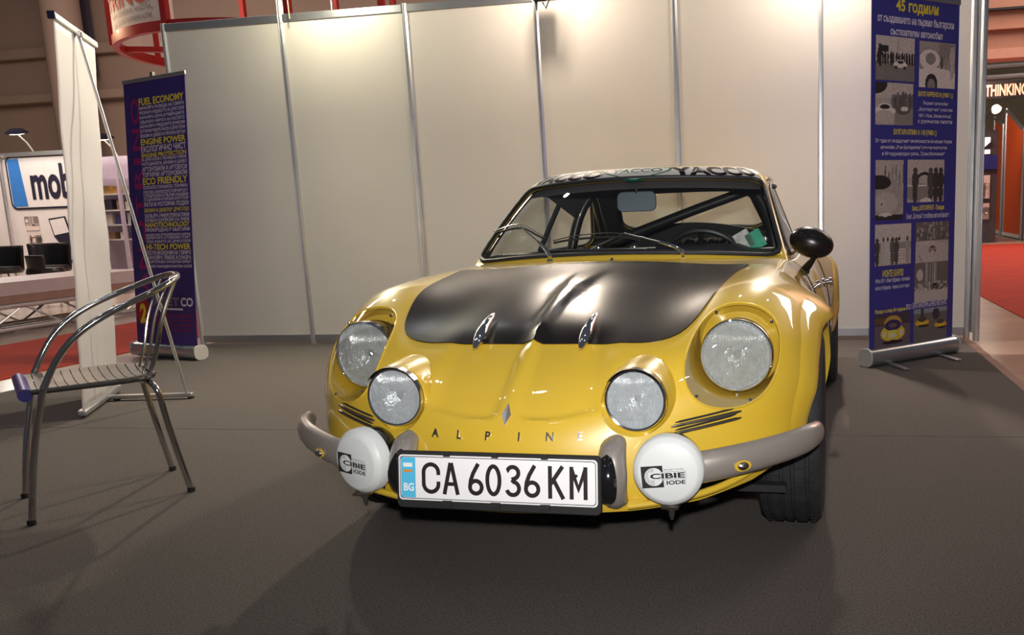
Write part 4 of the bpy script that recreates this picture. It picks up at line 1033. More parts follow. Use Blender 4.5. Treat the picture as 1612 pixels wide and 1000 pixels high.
def picture(kind, w=56, h=56):
    rg = np.random.RandomState(kind * 7 + 3); g = lambda v: np.array([v, v * .86, v * .80])
    A = np.zeros((h, w, 3)); A[:] = g(.36)
    L, Mi, D = g(.62), g(.22), g(.025)
    if kind == 1:
        rec(A, 0, 0, 1, .45, g(.44)); rec(A, 0, .58, 1, 1, g(.17))
        for x in np.linspace(.02, .98, 15): person(A, x + rg.rand() * .03, .50, .12 + .05 * rg.rand(), D)
        person(A, .10, .45, .26, D); rec(A, .10, .22, .32, .34, D); rec(A, .56, .05, .57, .45, Mi); carshape(A, .62, .62, .18, L, D)
    if kind == 2:
        rec(A, 0, 0, 1, .5, g(.30)); rec(A, .55, .02, .95, .36, Mi)
        for x in np.linspace(.05, .95, 9): person(A, x, .42 + rg.rand() * .1, .2, g(.08 + .2 * rg.rand()))
        ell(A, .28, .38, .28, .22, L); ell(A, .30, .36, .14, .13, Mi); ell(A, .45, .85, .75, .30, L); ell(A, .33, .92, .17, .24, D); ell(A, .33, .95, .11, .16, Mi); ell(A, .66, .70, .07, .06, g(.6))
        person(A, .90, .45, .36, g(.42))
    if kind == 3:
        rec(A, 0, 0, 1, .35, g(.42)); ell(A, .0, .0, .3, .26, D)
        for x in np.linspace(.45, .98, 9): person(A, x, .40 + rg.rand() * .1, .22, g(.05 + .12 * rg.rand()))
        rec(A, .5, .62, 1, 1, Mi); carshape(A, .24, .66, .28, L, D); ell(A, .24, .80, .26, .16, g(.4)); ell(A, .72, .62, .2, .12, g(.10)); ell(A, .76, .60, .1, .06, L)
    if kind == 4:
        rec(A, 0, 0, 1, .3, g(.38))
        for x in np.linspace(.08, .98, 8): person(A, x, .22 + rg.rand() * .15, .16, g(.1 + .25 * rg.rand()))
        ell(A, .2, .62, .8, .36, g(.30)); ell(A, .12, .36, .42, .12, D); ell(A, .35, .70, .45, .18, g(.38)); ell(A, .22, .72, .08, .06, g(.5)); ell(A, .22, .72, .05, .035, Mi); rec(A, 0, .92, 1, 1, D); ell(A, .35, .90, .25, .03, g(.55))
    if kind == 5:
        rec(A, 0, 0, 1, .4, g(.42)); ell(A, .45, .48, .22, .2, D); ell(A, .45, .5, .17, .15, g(.40)); ell(A, .3, .75, .45, .2, g(.22)); rec(A, .0, .6, .5, .62, L)
        for x, c_ in ((.2, .05), (.62, .07), (.76, .04), (.90, .04)): person(A, x, .62, .42, g(c_))
        ell(A, .5, .97, .15, .08, g(.6))
    if kind == 6:
        rec(A, 0, 0, 1, .45, g(.46)); rec(A, 0, .45, 1, .6, g(.25))
        for k in range(6): rec(A, .18, .62 + k * .065, 1, .635 + k * .065, g(.5))
        for x, c_ in ((.05, .05), (.22, .4), (.33, .45), (.47, .10), (.58, .07), (.9, .3)): person(A, x, .68, .34, g(c_))
        for x in (.22, .34, .48, .66, .88): ell(A, x, .36, .02, .06, D)
    if kind == 7:
        rec(A, 0, 0, 1, .45, g(.12)); 
        for k in range(60): ell(A, rg.rand(), rg.rand() * .42, .03, .05, g(.05 + .3 * rg.rand()))
        ell(A, .5, 1.0, .9, .5, g(.42)); ell(A, .3, .50, .3, .05, g(.45)); carshape(A, .50, .66, .13, g(.25), D)
        for k in range(20): ell(A, .1 + .1 * k / 20, .8 + k * .01, .02, .01, Mi)
    if kind == 8:
        rec(A, 0, 0, 1, .6, g(.13)); rec(A, 0, .65, 1, 1, g(.44)); ell(A, .15, .3, .1, .15, g(.45))
        for x in (.33, .38, .45, .52, .58, .63): rec(A, x, .02, x + .01, .6, g(.40))
        for k in range(50): ell(A, rg.rand(), .5 + rg.rand() * .2, .04, .03, g(.1 + .35 * rg.rand()))
        carshape(A, .6, .62, .14, g(.10), D); carshape(A, .9, .63, .1, g(.2), D)
    if kind == 9:
        A[:] = (.12, .085, .10); rec(A, 0, 0, 1, .35, (.05, .04, .05)); ell(A, .1, .2, .25, .1, (.12, .06, .03)); ell(A, .5, .60, .34, .26, (.62, .42, .03)); ell(A, .5, .28, .24, .22, (.45, .26, .05)); ell(A, .5, .36, .23, .17, (.03, .02, .10))
        ell(A, .5, .36, .12, .07, (.15, .08, .06)); rec(A, .40, .62, .60, .76, (.6, .5, .35)); ell(A, .5, .88, .30, .06, (.02, .01, .02)); ell(A, .26, .62, .06, .10, (.6, .5, .3)); ell(A, .74, .62, .06, .10, (.6, .5, .3)); rec(A, .38, .52, .62, .60, (.68, .5, .05))
    if kind == 10:
        A[:] = (.13, .11, .10); rec(A, 0, 0, 1, .14, (.22, .25, .28)); person(A, .24, .12, .2, np.array((.03, .03, .04))); ell(A, .66, .20, .11, .18, (.03, .03, .05))
        for cx, cy, s_ in ((.24, .42, .21), (.80, .55, .19)):
            ell(A, cx, cy, s_, s_ * .5, (.62, .33, .02)); ell(A, cx, cy - s_ * .5, s_ * .6, s_ * .4, (.06, .05, .04)); ell(A, cx + .04, cy + s_ * .5, s_ * .8, s_ * .2, (.02, .015, .02)); ell(A, cx, cy + .02, s_ * .5, s_ * .2, (.75, .45, .04))
    A = np.clip(A * 1.45 * (1 + .35 * (rg.rand(h, w, 1) - .5)), 0, .95)
    return A
PRM = bpy.data.materials.new('photo_print'); PRM.use_nodes = True
_n = PRM.node_tree; _a = _n.nodes.new('ShaderNodeAttribute'); _a.attribute_name = 'ink'; _n.links.new(_a.outputs['Color'], _n.nodes['Principled BSDF'].inputs['Base Color']); _n.nodes['Principled BSDF'].inputs['Roughness'].default_value = .45
def photo_print(kind, x0, x1, z0, z1, y, parent, name='photo_print'):
    A = picture(kind); h, w = A.shape[:2]
    vs = [(x0 + (x1 - x0) * i / w, y, z1 + (z0 - z1) * j / h) for j in range(h + 1) for i in range(w + 1)]
    fs = [(j * (w + 1) + i, (j + 1) * (w + 1) + i, (j + 1) * (w + 1) + i + 1, j * (w + 1) + i + 1) for j in range(h) for i in range(w)]
    me = bpy.data.meshes.new(name); me.from_pydata(vs, [], fs)
    at = me.color_attributes.new('ink', 'FLOAT_COLOR', 'CORNER')
    cols = np.repeat(np.concatenate([A.reshape(-1, 3), np.ones((h * w, 1))], 1), 4, axis=0).astype(np.float32).ravel()
    at.data.foreach_set('color', cols)
    return link(name, me, PRM, parent, smooth=False)

# ------------------------------------------------------------------ pull-up banners
def cassette(t, L, r=.052):
    b = MB(); P = [(math.copysign(abs(math.cos(a)) ** .7, math.cos(a)) * r, r + math.copysign(abs(math.sin(a)) ** .8, math.sin(a)) * r) for a in np.linspace(0, 2 * PI, 33)[:-1]]
    b.prism(P, .004, L - .004, 'yz'); b.obj('cassette', ALU, t, auto=.5)
    for x in (-.012, L):
        e = MB(); e.prism([(p[0] * 1.06, r + (p[1] - r) * 1.06 + .003) for p in P], x, x + .012, 'yz'); e.obj('end_cap', mat('pale_grey_end_cap', (.55, .53, .5), .45, var=.05), t, auto=.5, bevel=.002)
def lettering(t, name, m, items, y):
    for (s, x0, x1, z0, z1, bd) in items:
        flat_text(MB(), s, x0, x1, z0, z1, y, bold=bd).obj(name, m, t, smooth=False)
YTX = mat('yellow_print', (.90, .74, .04), .45, var=.02); WTX = mat('white_print', (.86, .80, .88), .45, var=.02)
# right banner ----------------------------------------------------
rb = thing('pull_up_banner', 'blue pull-up banner with old rally photographs right of the car', 'banner', (.36, 5.06, 0), math.atan2(.50, .57))
cassette(rb, .755)
for x in (.14, .58):
    MB().box((x, -.09, .006), (.035, .30, .010), Matrix.Rotation(-.35, 3, 'Z')).obj('foot', ALU, rb, smooth=False, bevel=.002)
BLUE = mat('blue_banner_vinyl', (.050, .048, .30), .42, var=.04, vscale=3)
sh = MB().box((.384, 0, 1.095), (.722, .003, 2.0)).obj('banner_sheet', BLUE, rb, smooth=False)
MB().box((.384, 0, 2.105), (.735, .014, .032)).obj('top_bar', GALU, rb, smooth=False, bevel=.003)
MB().tube([(.384, .03, .05), (.384, .03, 2.1)], .009, 8).obj('support_pole', ALU, rb)
Y0 = -.0022
lettering(rb, 'banner_heading', YTX, [('45 години', .212, .562, 2.002, 2.076, .03)], Y0)
lettering(rb, 'banner_lettering', WTX, [('от създаването на първия български', .068, .697, 1.936, 1.992, .02), ('състезателен автомобил', .17, .60, 1.882, 1.924, .02)], Y0)
for k, (x0, x1, z0, z1) in {1: (.056, .367, 1.634, 1.874), 2: (.406, .716, 1.608, 1.866), 3: (.056, .360, 1.389, 1.622), 4: (.061, .289, .850, 1.192), 5: (.322, .639, .946, 1.194), 6: (.061, .360, .586, .826), 7: (.400, .692, .584, .827), 8: (.395, .693, .344, .584), 9: (.063, .362, .104, .299), 10: (.394, .690, .104, .303)}.items():
    photo_print(k, x0, x1, z0, z1, Y0, rb)
lettering(rb, 'banner_heading', YTX, [('БУЛГАРРЕНО 8 (1967 г.)', .404, .700, 1.548, 1.585, .03)], Y0)
lettering(rb, 'banner_lettering', WTX, [('Първият автомобил', .445, .66, 1.505, 1.530, .01), ('„Булгаррено" участва', .404, .70, 1.470, 1.495, .01), ('1967 г. Рали „Златни пясъци",', .41, .695, 1.434, 1.459, .01), ('с румънски пилоти', .404, .70, 1.398, 1.423, .01)], Y0)
lettering(rb, 'banner_heading', YTX, [('БУЛГАРАЛПИН А 110 (1968 г.)', .204, .564, 1.327, 1.367, .03)], Y0)
lettering(rb, 'banner_lettering', WTX, [('От една от създадените възможности на нашия първи', .058, .701, 1.285, 1.313, .01), ('автомобил „Рено Булгаралпин" спечели първенство', .10, .66, 1.250, 1.275, .01), ('в Международно рали „Трансбалкания"', .113, .641, 1.213, 1.240, .01)], Y0)
lettering(rb, 'banner_heading', YTX, [('Завод „БУЛГАРРЕНО" - Пловдив', .364, .645, .892, .928, .03)], Y0)
lettering(rb, 'banner_lettering', WTX, [('Екип „Болкан" сглобява автомобилите', .319, .692, .846, .882, .01)], Y0)
lettering(rb, 'banner_heading', YTX, [('МОНТЕ КАРЛО', .125, .300, .518, .560, .03)], Y0)
lettering(rb, 'banner_lettering', WTX, [('1969 и 1971 г. Илия Чубриков - Колчаков', .067, .354, .480, .512, .01), ('и Коста Чубриков - екипаж в състезание', .067, .354, .440, .470, .01)], Y0)
lettering(rb, 'banner_heading', YTX, [('Преди и след 45 години', .065, .319, .302, .330, .03)], Y0)
lettering(rb, 'banner_lettering', WTX, [('2012 г. БУЛГАРАЛПИН и РЕНО МЕГАН РС', .325, .687, .310, .345, .02)], Y0)

# left banner -----------------------------------------------------
lb = thing('pull_up_banner', 'dark blue pull-up banner with yellow and white slogans behind the chair', 'banner', (-5.04, 5.66, 0), math.atan2(-.23, .72))
cassette(lb, .756)
tl = thing('banner_frame', None, None); bpy.data.objects.remove(tl)
TB = Matrix.Rotation(-.063, 4, 'X')
zx = .031
def LB(mb_):   # lean the sheet back and a little sideways
    mb_.v = [tuple(TB @ Vector((x + zx * z, y, z + .0)) + Vector((0, .0, .05))) for x, y, z in mb_.v]; return mb_
NAVY = mat('navy_banner_vinyl', (.045, .026, .20), .42, var=.25, vscale=2)
def lbo(b, name, m, **k): return LB(b).obj(name, m, lb, smooth=False, **k)
lbo(MB().box((.368, 0, 1.0), (.715, .003, 1.93)), 'banner_sheet', NAVY)
lbo(MB().box((.368, 0, 1.975), (.73, .014, .028)), 'top_bar', ALU, bevel=.003)
lbo(MB().box((.36, .0, 2.0), (.03, .02, .03)), 'top_hook', CHR)
MB().tube([(.37, .03, .05), (.42, .15, 1.98)], .009, 8).obj('support_pole', ALU, lb)
b = MB()
for (ch, z0, z1) in (('O', 1.665, 1.85), ('N', 1.475, 1.635), ('I', 1.375, 1.42), ('R', 1.20, 1.35), ('T', 1.01, 1.15), ('O', .80, .965), ('N', .61, .765), ('A', .44, .59)):
    V, Fc = fit_text(ch, z0, z1, -.185, -.085, bold=.02)
    b.add([(-v[1] - .0, Y0, v[0]) for v in V], Fc)
lbo(b, 'vertical_lettering', mat('magenta_print', (.34, .012, .15), .45, var=.1))
lines = [('Y', 'FUEL ECONOMY', .062), ('W', 'НАМАЛЯВА РАЗХОДА НА ГОРИВО', .036), ('W', 'УВЕЛИЧАВА МОЩНОСТТА НА ДВИГАТЕЛЯ', .036), ('W', 'НАМАЛЯВА ШУМА И ВИБРАЦИИТЕ', .034), ('W', 'УДЪЛЖАВА ЖИВОТА НА МАСЛОТО', .034), ('W', 'НАМАЛЯВА ВРЕДНИТЕ ЕМИСИИ', .034),
 ('W', 'ЗА ВСИЧКИ ВИДОВЕ МАСЛА И ДВИГАТЕЛИ', .036), ('W', 'БЕНЗИН И ДИЗЕЛ И ПРОПАН БУТАН', .036), ('Y', 'ENGINE POWER', .055), ('W', 'ЕКОЛОГИЧНО ЧИСТ', .056), ('Y', 'ENGINE PROTECTION', .036), ('W', 'ЗА ДВИГАТЕЛИ С ВЪТРЕШНО ГОРЕНЕ', .034), ('W', 'МОТОЦИКЛЕТИ, БЕНЗИН И ДИЗЕЛ', .034),
 ('W', 'АВТОМОБИЛИ И АВТОБУСИ', .042), ('W', 'ТОВАРНИ АВТОМОБИЛИ', .042), ('Y', 'ECO FRIENDLY', .062), ('W', 'СЕЛСКОСТОПАНСКА ТЕХНИКА', .030), ('W', 'ВИСОКА ИЗНОСОУСТОЙЧИВОСТ', .036), ('W', 'СТРОИТЕЛНИ И ПЪТНИ МАШИНИ', .030), ('W', 'СТАЦИОНАРНИ И КОРАБНИ ДВИГАТЕЛИ', .030), ('W', 'ЯХТИ И МОТОРНИ ЛОДКИ', .048), ('Y', 'БЕНЗИН И ДИЗЕЛОВ ДВИГАТЕЛ', .042), ('W', 'ЗАПЪЛВА МИКРОПУКНАТИНИ', .038), ('W', 'ПОВИШАВА КОМПРЕСИЯТА НА ТРИЕНЕ', .030),
 ('Y', 'NANOTECHNOLOGY', .044), ('W', 'ПРОИЗВЕДЕНО В БЪЛГАРИЯ', .038), ('W', 'СЪОБРАЗНО ЕВРОПЕЙСКИТЕ НОРМИ', .028), ('W', 'ОБЛЕКЧАВА СТУДЕНИЯ СТАРТ', .028), ('W', 'ТИХА РАБОТА НА ДВИГАТЕЛЯ', .030), ('Y', 'HI-TECH POWER', .052), ('W', 'ПЕСТИ ИКОНОМИЯ НА ГОРИВО', .038), ('W', 'НАМАЛЯВА ТРИЕНЕ И СМАЗВА', .038), ('W', 'ДЪЛГОТРАЕН СМАЗОЧЕН ЕФЕКТ', .030), ('W', 'ТРАЕН НАНОДИАМАНТЕН СЛОЙ', .036)]
tot = sum(l[2] for l in lines); span = 1.845 - .610; z = 1.845
for c_, s, h in lines:
    hh = h * span / tot; lbo(flat_text(MB(), s, .185, .705, z - hh * .88, z, Y0, bold=.03 if c_ == 'Y' else .022), 'slogan', YTX if c_ == 'Y' else WTX); z -= hh
b = MB(); flat_text(b, 'CO', .56, .70, .335, .40, Y0, bold=.03); lbo(b, 'logo_lettering', WTX)
b = MB(); flat_text(b, 'ASET', .23, .545, .335, .40, Y0, bold=.03); lbo(b, 'logo_lettering', mat('grey_violet_print', (.26, .2, .27), .45, var=.05))
b = MB(); b.box((.43, Y0, .313), (.30, .0008, .014)); lbo(b, 'logo_line', WTX)
b = MB(); b.add([(.105 + .088 * math.cos(a), Y0, .29 + .10 * math.sin(a)) for a in np.linspace(0, 2 * PI, 41)[:-1]], [tuple(range(40))]); lbo(b, 'red_disc', mat('red_print', (.42, .015, .02), .45, var=.1))
b = MB(); flat_text(b, '2', .065, .145, .20, .35, Y0 - .001, bold=.05); lbo(b, 'yellow_numeral', YTX)
lettering(lb, 'red_small_print', MATS['red_print'], [], Y0) if 0 else None
b = MB()
for i, s in enumerate(('АВТОМОБИЛНА КОЗМЕТИКА', 'ДОБАВКИ ЗА МАСЛА И ГОРИВА', 'НАНОТЕХНОЛОГИИ ЗА ДВИГАТЕЛИ', 'ЗАЩИТА И ПРОФИЛАКТИКА')): flat_text(b, s, .25, .69, .255 - i * .036, .275 - i * .036, Y0, bold=.01)
lbo(b, 'red_small_print', MATS['red_print'])
# white banner seen from behind -----------------------------------
wa, wb = Vector((-3.665, 3.69, 0)), Vector((-4.035, 4.345, 0)); wd_ = (wb - wa); wl = wd_.length
wbn = thing('banner_stand', 'tall blank white banner with a slanted rear pole standing behind the chair', 'banner', wa, math.atan2(wd_.y, wd_.x))
WV = mat('white_banner_cloth', (.47, .45, .46), .6, var=.03, vscale=2)
lean = .125
vs = []; nx, nz = 14, 40
for j in range(nz + 1):
    for i in range(nx + 1):
        u = i / nx; t = j / nz; crease = .004 * math.exp(-((u - .47) / .03) ** 2) + .006 * math.sin(u * 7 + t * 5) * math.sin(t * PI) + .004 * math.sin(t * 23 + u * 4) * math.sin(t * PI)
        vs.append((.015 + (wl - .03) * u, -lean * t * 1.0 - crease + .0, .035 + 1.94 * t))
b = MB(); b.add(vs, [(j * (nx + 1) + i, j * (nx + 1) + i + 1, (j + 1) * (nx + 1) + i + 1, (j + 1) * (nx + 1) + i) for j in range(nz) for i in range(nx)])
sh = b.obj('banner_sheet', WV, wbn); m_ = sh.modifiers.new('s', 'SOLIDIFY'); m_.thickness = .0015
MB().box((wl / 2, 0, .028), (wl, .045, .030)).obj('base_rail', ALU, wbn, bevel=.008)
MB().box((wl / 2, -lean, 1.985), (wl + .01, .030, .034)).obj('top_rail', mat('pale_rail', (.62, .62, .58), .4, .2, var=.04), wbn, bevel=.006)
MB().box((-.004, -lean, 1.985), (.016, .034, .038)).obj('end_cap', mat('navy_cap', (.01, .01, .05), .4, var=.1), wbn, bevel=.004)
Rw = Matrix.Rotation(-math.atan2(wd_.y, wd_.x), 3, 'Z')
le = Rw @ (Vector((-3.404, 4.179, 0)) - wa); ls = Rw @ (Vector((-3.90, 4.10, 0)) - wa)
ls.y = 0.0
MB().beam((ls.x, ls.y, .022), (le.x, le.y, .022), .030, .022).obj('rear_foot', ALU, wbn, bevel=.003)
pe = ls.lerp(le, .93)
MB().tube([(pe.x, pe.y, .03), (wl * .47, -lean - .02, 1.96)], .0085, 10).obj('slanted_pole', ALU, wbn)
MB().box((wl * .47, -lean - .02, 1.965), (.03, .03, .03)).obj('pole_clip', CHR, wbn, bevel=.004)
for p in (ls.lerp(le, .12), ls.lerp(le, .97)): MB().lathe([(.018, 0), (.016, .012)], (p.x, p.y, .0), (0, 0, 1), seg=14).obj('rubber_pad', DBLK, wbn)

# ------------------------------------------------------------------ chrome tube chair
fw = Vector((-.66, -.75, 0)).normalized()
ch = thing('tube_armchair', 'chrome tube armchair with grey seat and blue front roll on the carpet', 'chair', (-2.52, 2.577, 0), math.atan2(fw.y, fw.x) - PI / 2); ch.location.z = .002
def C3(x, y, z): return Vector((-x, y, z))      # near side is local -x
side = [(.225, .137, .447), (.225, .113, .496), (.232, .066, .572), (.236, .006, .630), (.236, -.062, .672), (.228, -.135, .705), (.212, -.205, .733), (.175, -.265, .758), (.11, -.305, .775), (0, -.322, .783)]
path = [C3(*p) for p in side] + [C3(-x, y, z) for x, y, z in side[:-1][::-1]]
CHT = mat('polished_steel_tube', (.55, .53, .52), .12, 1.0, var=.05)
MB().tube(spl(path, 80), .0108, 12).obj('arm_and_back_rail', CHT, ch)
for s_ in (1, -1):
    MB().tube(spl([C3(s_ * .190, .222, .0), C3(s_ * .205, .180, .27), C3(s_ * .225, .137, .447)], 14), .0108, 12).obj('leg', CHT, ch)
    MB().tube(spl([C3(s_ * .09, -.155, .415), C3(s_ * .155, -.17, .418), C3(s_ * .176, -.185, .400), C3(s_ * .178, -.20, .33), C3(s_ * .182, -.255, .0)], 26), .0108, 12).obj('leg', CHT, ch)
    for q in ((s_ * .190, .222), (s_ * .182, -.255)): MB().lathe([(.0135, 0), (.0135, .014), (.0118, .016)], C3(q[0], q[1], 0), (0, 0, 1), seg=14).obj('foot_cap', DBLK, ch)
for x in (.14, 0, -.14):
    MB().tube(spl([C3(x * .75, -.175, .425), C3(x * .9, -.205, .50), C3(x * 1.0, -.235, .62), C3(x * .95, -.305 if x == 0 else -.30, .775)], 16), .0048 if x != .14 else .0075, 10).obj('back_rod', CHT, ch)
SEATM = mat('grey_seat_slats', (.15, .128, .11), .45, .2, var=.12, vscale=10)
seat = MB()
for k in range(13):     # slats across
    y0 = .175 - k * .029; w = .20 if y0 > -.08 else .20 * math.sqrt(max(.05, 1 - ((y0 + .08) / .14) ** 2))
    vs = []
    for i in range(13):
        u = -1 + 2 * i / 12; dz = -.018 * (1 - u * u) * (1 if abs(y0) < .2 else .5)
        for (dy, dzz) in ((0, 0), (-.026, 0), (-.026, -.008), (0, -.008)): vs.append(C3(u * w, y0 + dy, .448 + dz + dzz))
    seat.add(vs, [(i * 4 + k2, i * 4 + (k2 + 1) % 4, (i + 1) * 4 + (k2 + 1) % 4, (i + 1) * 4 + k2) for i in range(12) for k2 in range(4)] + [(0, 1, 2, 3), (48, 49, 50, 51)])
seat.obj('seat', SEATM, ch, smooth=False)
rim = spl([(.20, .17, .440), (.205, 0, .438), (.195, -.10, .436), (.15, -.175, .434), (0, -.20, .432), (-.15, -.175, .434), (-.195, -.10, .436), (-.205, 0, .438), (-.20, .17, .440)], 60)
MB().tube([C3(*p) for p in rim], .009, 8).obj('seat_frame', mat('dark_seat_edge', (.05, .045, .04), .4, .3, var=.1), ch)
MB().tube([C3(.20, .185, .432), C3(-.22, .185, .432)], .021, 16).obj('front_roll', mat('blue_foam_roll', (.018, .016, .22), .35, var=.05), ch)

# ------------------------------------------------------------------ hall behind, left side
HW = mat('tan_hall_wall', (.30, .215, .17), .8, var=.06, vscale=.3)
struct('wall_back_hall', slab(-46, -3, 26, 26.3, 0, 12), HW, label='tan back wall of the exhibition hall')
struct('wall_left_hall', slab(-34.3, -34, -6, 26, 0, 12), HW)
struct('trim_3', slab(-46, -3, 25.7, 26, 6.7, 7.05), HW, bevel=.05); struct('trim_4', slab(-46, -3, 25.6, 26, 5.25, 5.55), HW, bevel=.05)
b = MB().lathe([(.55, 0), (.55, 12)], (-22.9, 24.5, 0), (0, 0, 1), seg=32); struct('column', b, HW, smooth=True)
struct('wall_recess', slab(-24.6, -22.9, 25.55, 25.7, 6.0, 12), mat('dark_purple_wall', (.05, .035, .06), .8, var=.1))
b = MB(); pts = spl([(-30.0, 25.0, 7.2), (-27.4, 25.0, 8.4), (-24.9, 25, 10.2)], 20); b.tube(pts, .35, 8); struct('arched_beam', b, HW, smooth=True)
LIL = mat('lilac_panel', (.42, .36, .48), .6, var=.05); WHB = mat('white_booth_panel', (.62, .60, .60), .6, var=.03)
bo = thing('exhibition_booth', 'distant white booth wall with a blue and black framed sign, far left', 'booth', (-15.8, 15.0, 0))
MB().box((.775, .03, 1.25), (2.55, .05, 2.5)).obj('booth_wall', WHB, bo, smooth=False)
MB().box((.775, -.03, 2.5), (2.55, .10, .08)).obj('top_rail', ALU, bo, smooth=False)
for x in (-.45, .0): MB().tube([(x, -.12, 0), (x, -.12, 2.5)], .03, 8).obj('booth_post', ALU, bo)
DN = mat('dark_navy_print', (.012, .012, .03), .5, var=.1)
b = MB(); b.prism(poly_round(1.98, 1.06, .14, 6, 1.01, 1.95), -.012, -.004); b.obj('sign_frame', DN, bo, smooth=False)
b = MB(); b.prism(poly_round(1.90, .98, .11, 6, 1.01, 1.95), -.018, -.012); b.obj('sign_face', WHB, bo, smooth=False)
b = MB(); b.prism([(.08, 1.48), (.42, 1.48), (.34, 2.42), (.08, 2.42)], -.024, -.018); b.obj('sign_blue_field', mat('sky_blue_print', (.03, .16, .48), .5, var=.05), bo, smooth=False)
b = MB(); flat_text(b, 'mob', .56, 1.50, 1.60, 2.30, -.026, bold=.03); b.obj('sign_lettering', DN, bo, smooth=False)
b = MB(); flat_text(b, 'ex', 1.02, 1.32, .30, .42, -.004, bold=.03); b.obj('blue_lettering', mat('blue_print', (.03, .04, .25), .5, var=.1), bo, smooth=False)
photo_print(8, .26, .58, 1.0, 1.28, -.006, bo, 'poster'); photo_print(5, .28, .60, .66, .96, -.006, bo, 'poster')
lp = MB(); lp.prism([(.82, 1.22), (1.22, 1.26), (1.30, .92), (.90, .86)], -.008, -.004); lp.obj('laptop_picture_screen', DN, bo, smooth=False)
lp = MB(); lp.prism([(.85, 1.19), (1.19, 1.23), (1.26, .94), (.92, .89)], -.012, -.008); lp.obj('laptop_picture_display', WHB, bo, smooth=False)
lp = MB(); lp.prism([(.90, .86), (1.30, .92), (1.55, .76), (1.08, .64)], -.008, -.004); lp.obj('laptop_picture_base', DN, bo, smooth=False)
bo2 = thing('display_booth', 'distant lilac booth with stocked shelves seen between the two left banners', 'booth', (-14.30, 15.6, 0))
MB().box((.9, .4, 1.2), (2.6, .05, 2.4)).obj('booth_wall', LIL, bo2, smooth=False)
for x in (-.1, .55, 1.7): MB().box((x, -.05, 1.2), (.06, .06, 2.4)).obj('booth_post', LIL, bo2, smooth=False)
MB().box((.9, -.02, 2.2), (2.6, .08, .45)).obj('fascia', LIL, bo2, smooth=False)
for i, z in enumerate((.75, 1.05, 1.35, 1.68)):
    MB().box((.9, .22, z), (2.3, .3, .03)).obj('shelf', WHB, bo2, smooth=False)
cols = [(.03, .03, .05), (.5, .3, .08), (.4, .42, .45), (.05, .04, .15), (.6, .58, .5), (.25, .15, .1)]
for i, z in enumerate((.75, 1.05, 1.35, 1.68)):
    for k in range(9):
        x = .05 + k * .24 + random.random() * .05; h = .12 + .12 * random.random(); c_ = cols[random.randrange(6)]
        o = MB().box((0, 0, h / 2), (.12 + .06 * random.random(), .14, h)).obj('product_box', mat('box_%d' % cols.index(c_), c_, .5, var=.1), None, smooth=False)
        o.location = (-14.30 + x, 15.6 + .20, z + .015)
        cn = ('black', 'orange brown', 'grey', 'dark violet', 'cream', 'dark brown')[cols.index(c_)]
        tag(o, cn + ' product box on the ' + ('lowest', 'second', 'third', 'top')[i] + ' shelf of the lilac booth, ' + ('first', 'second', 'third', 'fourth', 'fifth', 'sixth', 'seventh', 'eighth', 'ninth')[k] + ' from left', 'box', 'boxes on the far booth shelves')
for i, (x, y) in enumerate(((-15.1, 14.75), (-13.8, 15.42))):
    t = thing('arm_floodlight', ('small black floodlight on a curved arm above the blue framed sign', 'small black floodlight on a curved arm above the lilac booth')[i], 'spotlight', (x, y, (2.545, 2.43)[i]), 0, None)
    MB().tube([(.06, .2, 0), (.0, .15, .16), (-.06, .05, .30), (-.02, -.05, .36)], .015, 8).obj('arm', ALU, t)
    MB().lathe([(.0, .10), (.10, .07), (.15, .02), (.17, .0), (.0, .0)], (0, -.05, .34), (.15, -.3, 1), seg=24, sx=1.2, sy=.8).obj('head', mat('dark_lamp_head', (.004, .004, .008), .9, var=.1, spec=.05), t)
    MB().lathe([(.15, 0), (.0, -.012)], (0, -.05, .335), (.15, -.3, 1), seg=20).obj('lamp_glass', GLOW, t)
# truss counter
tc = thing('truss_counter', 'long low white-topped counter on an aluminium truss left of the red aisle', 'counter', (-7.65, 0.5, 0))
MB().box((-.5, 4.2, .42), (1.0, 8.6, .13)).obj('counter_top', mat('pale_counter', (.55, .47, .47), .5, var=.05), tc, smooth=False)
MB().box((-.42, 4.2, .315), (.84, 8.5, .075)).obj('counter_edge', mat('pinkish_wood', (.33, .2, .15), .6, var=.12), tc, smooth=False)
for (x, z) in ((0, .25), (0, .03), (-.5, .25), (-.5, .03)): MB().tube([(x, 0, z), (x, 8.4, z)], .025, 10).obj('truss_chord', ALU, tc)
for k in range(20):
    a, c_ = (k * .42, .03 if k % 2 else .25), ((k + 1) * .42, .25 if k % 2 else .03)
    MB().tube([(0, a[0], a[1]), (0, c_[0], c_[1])], .011, 8).obj('truss_brace', ALU, tc)
    MB().tube([(-.5, a[0], a[1]), (-.5, c_[0], c_[1])], .011, 8).obj('truss_brace', ALU, tc)
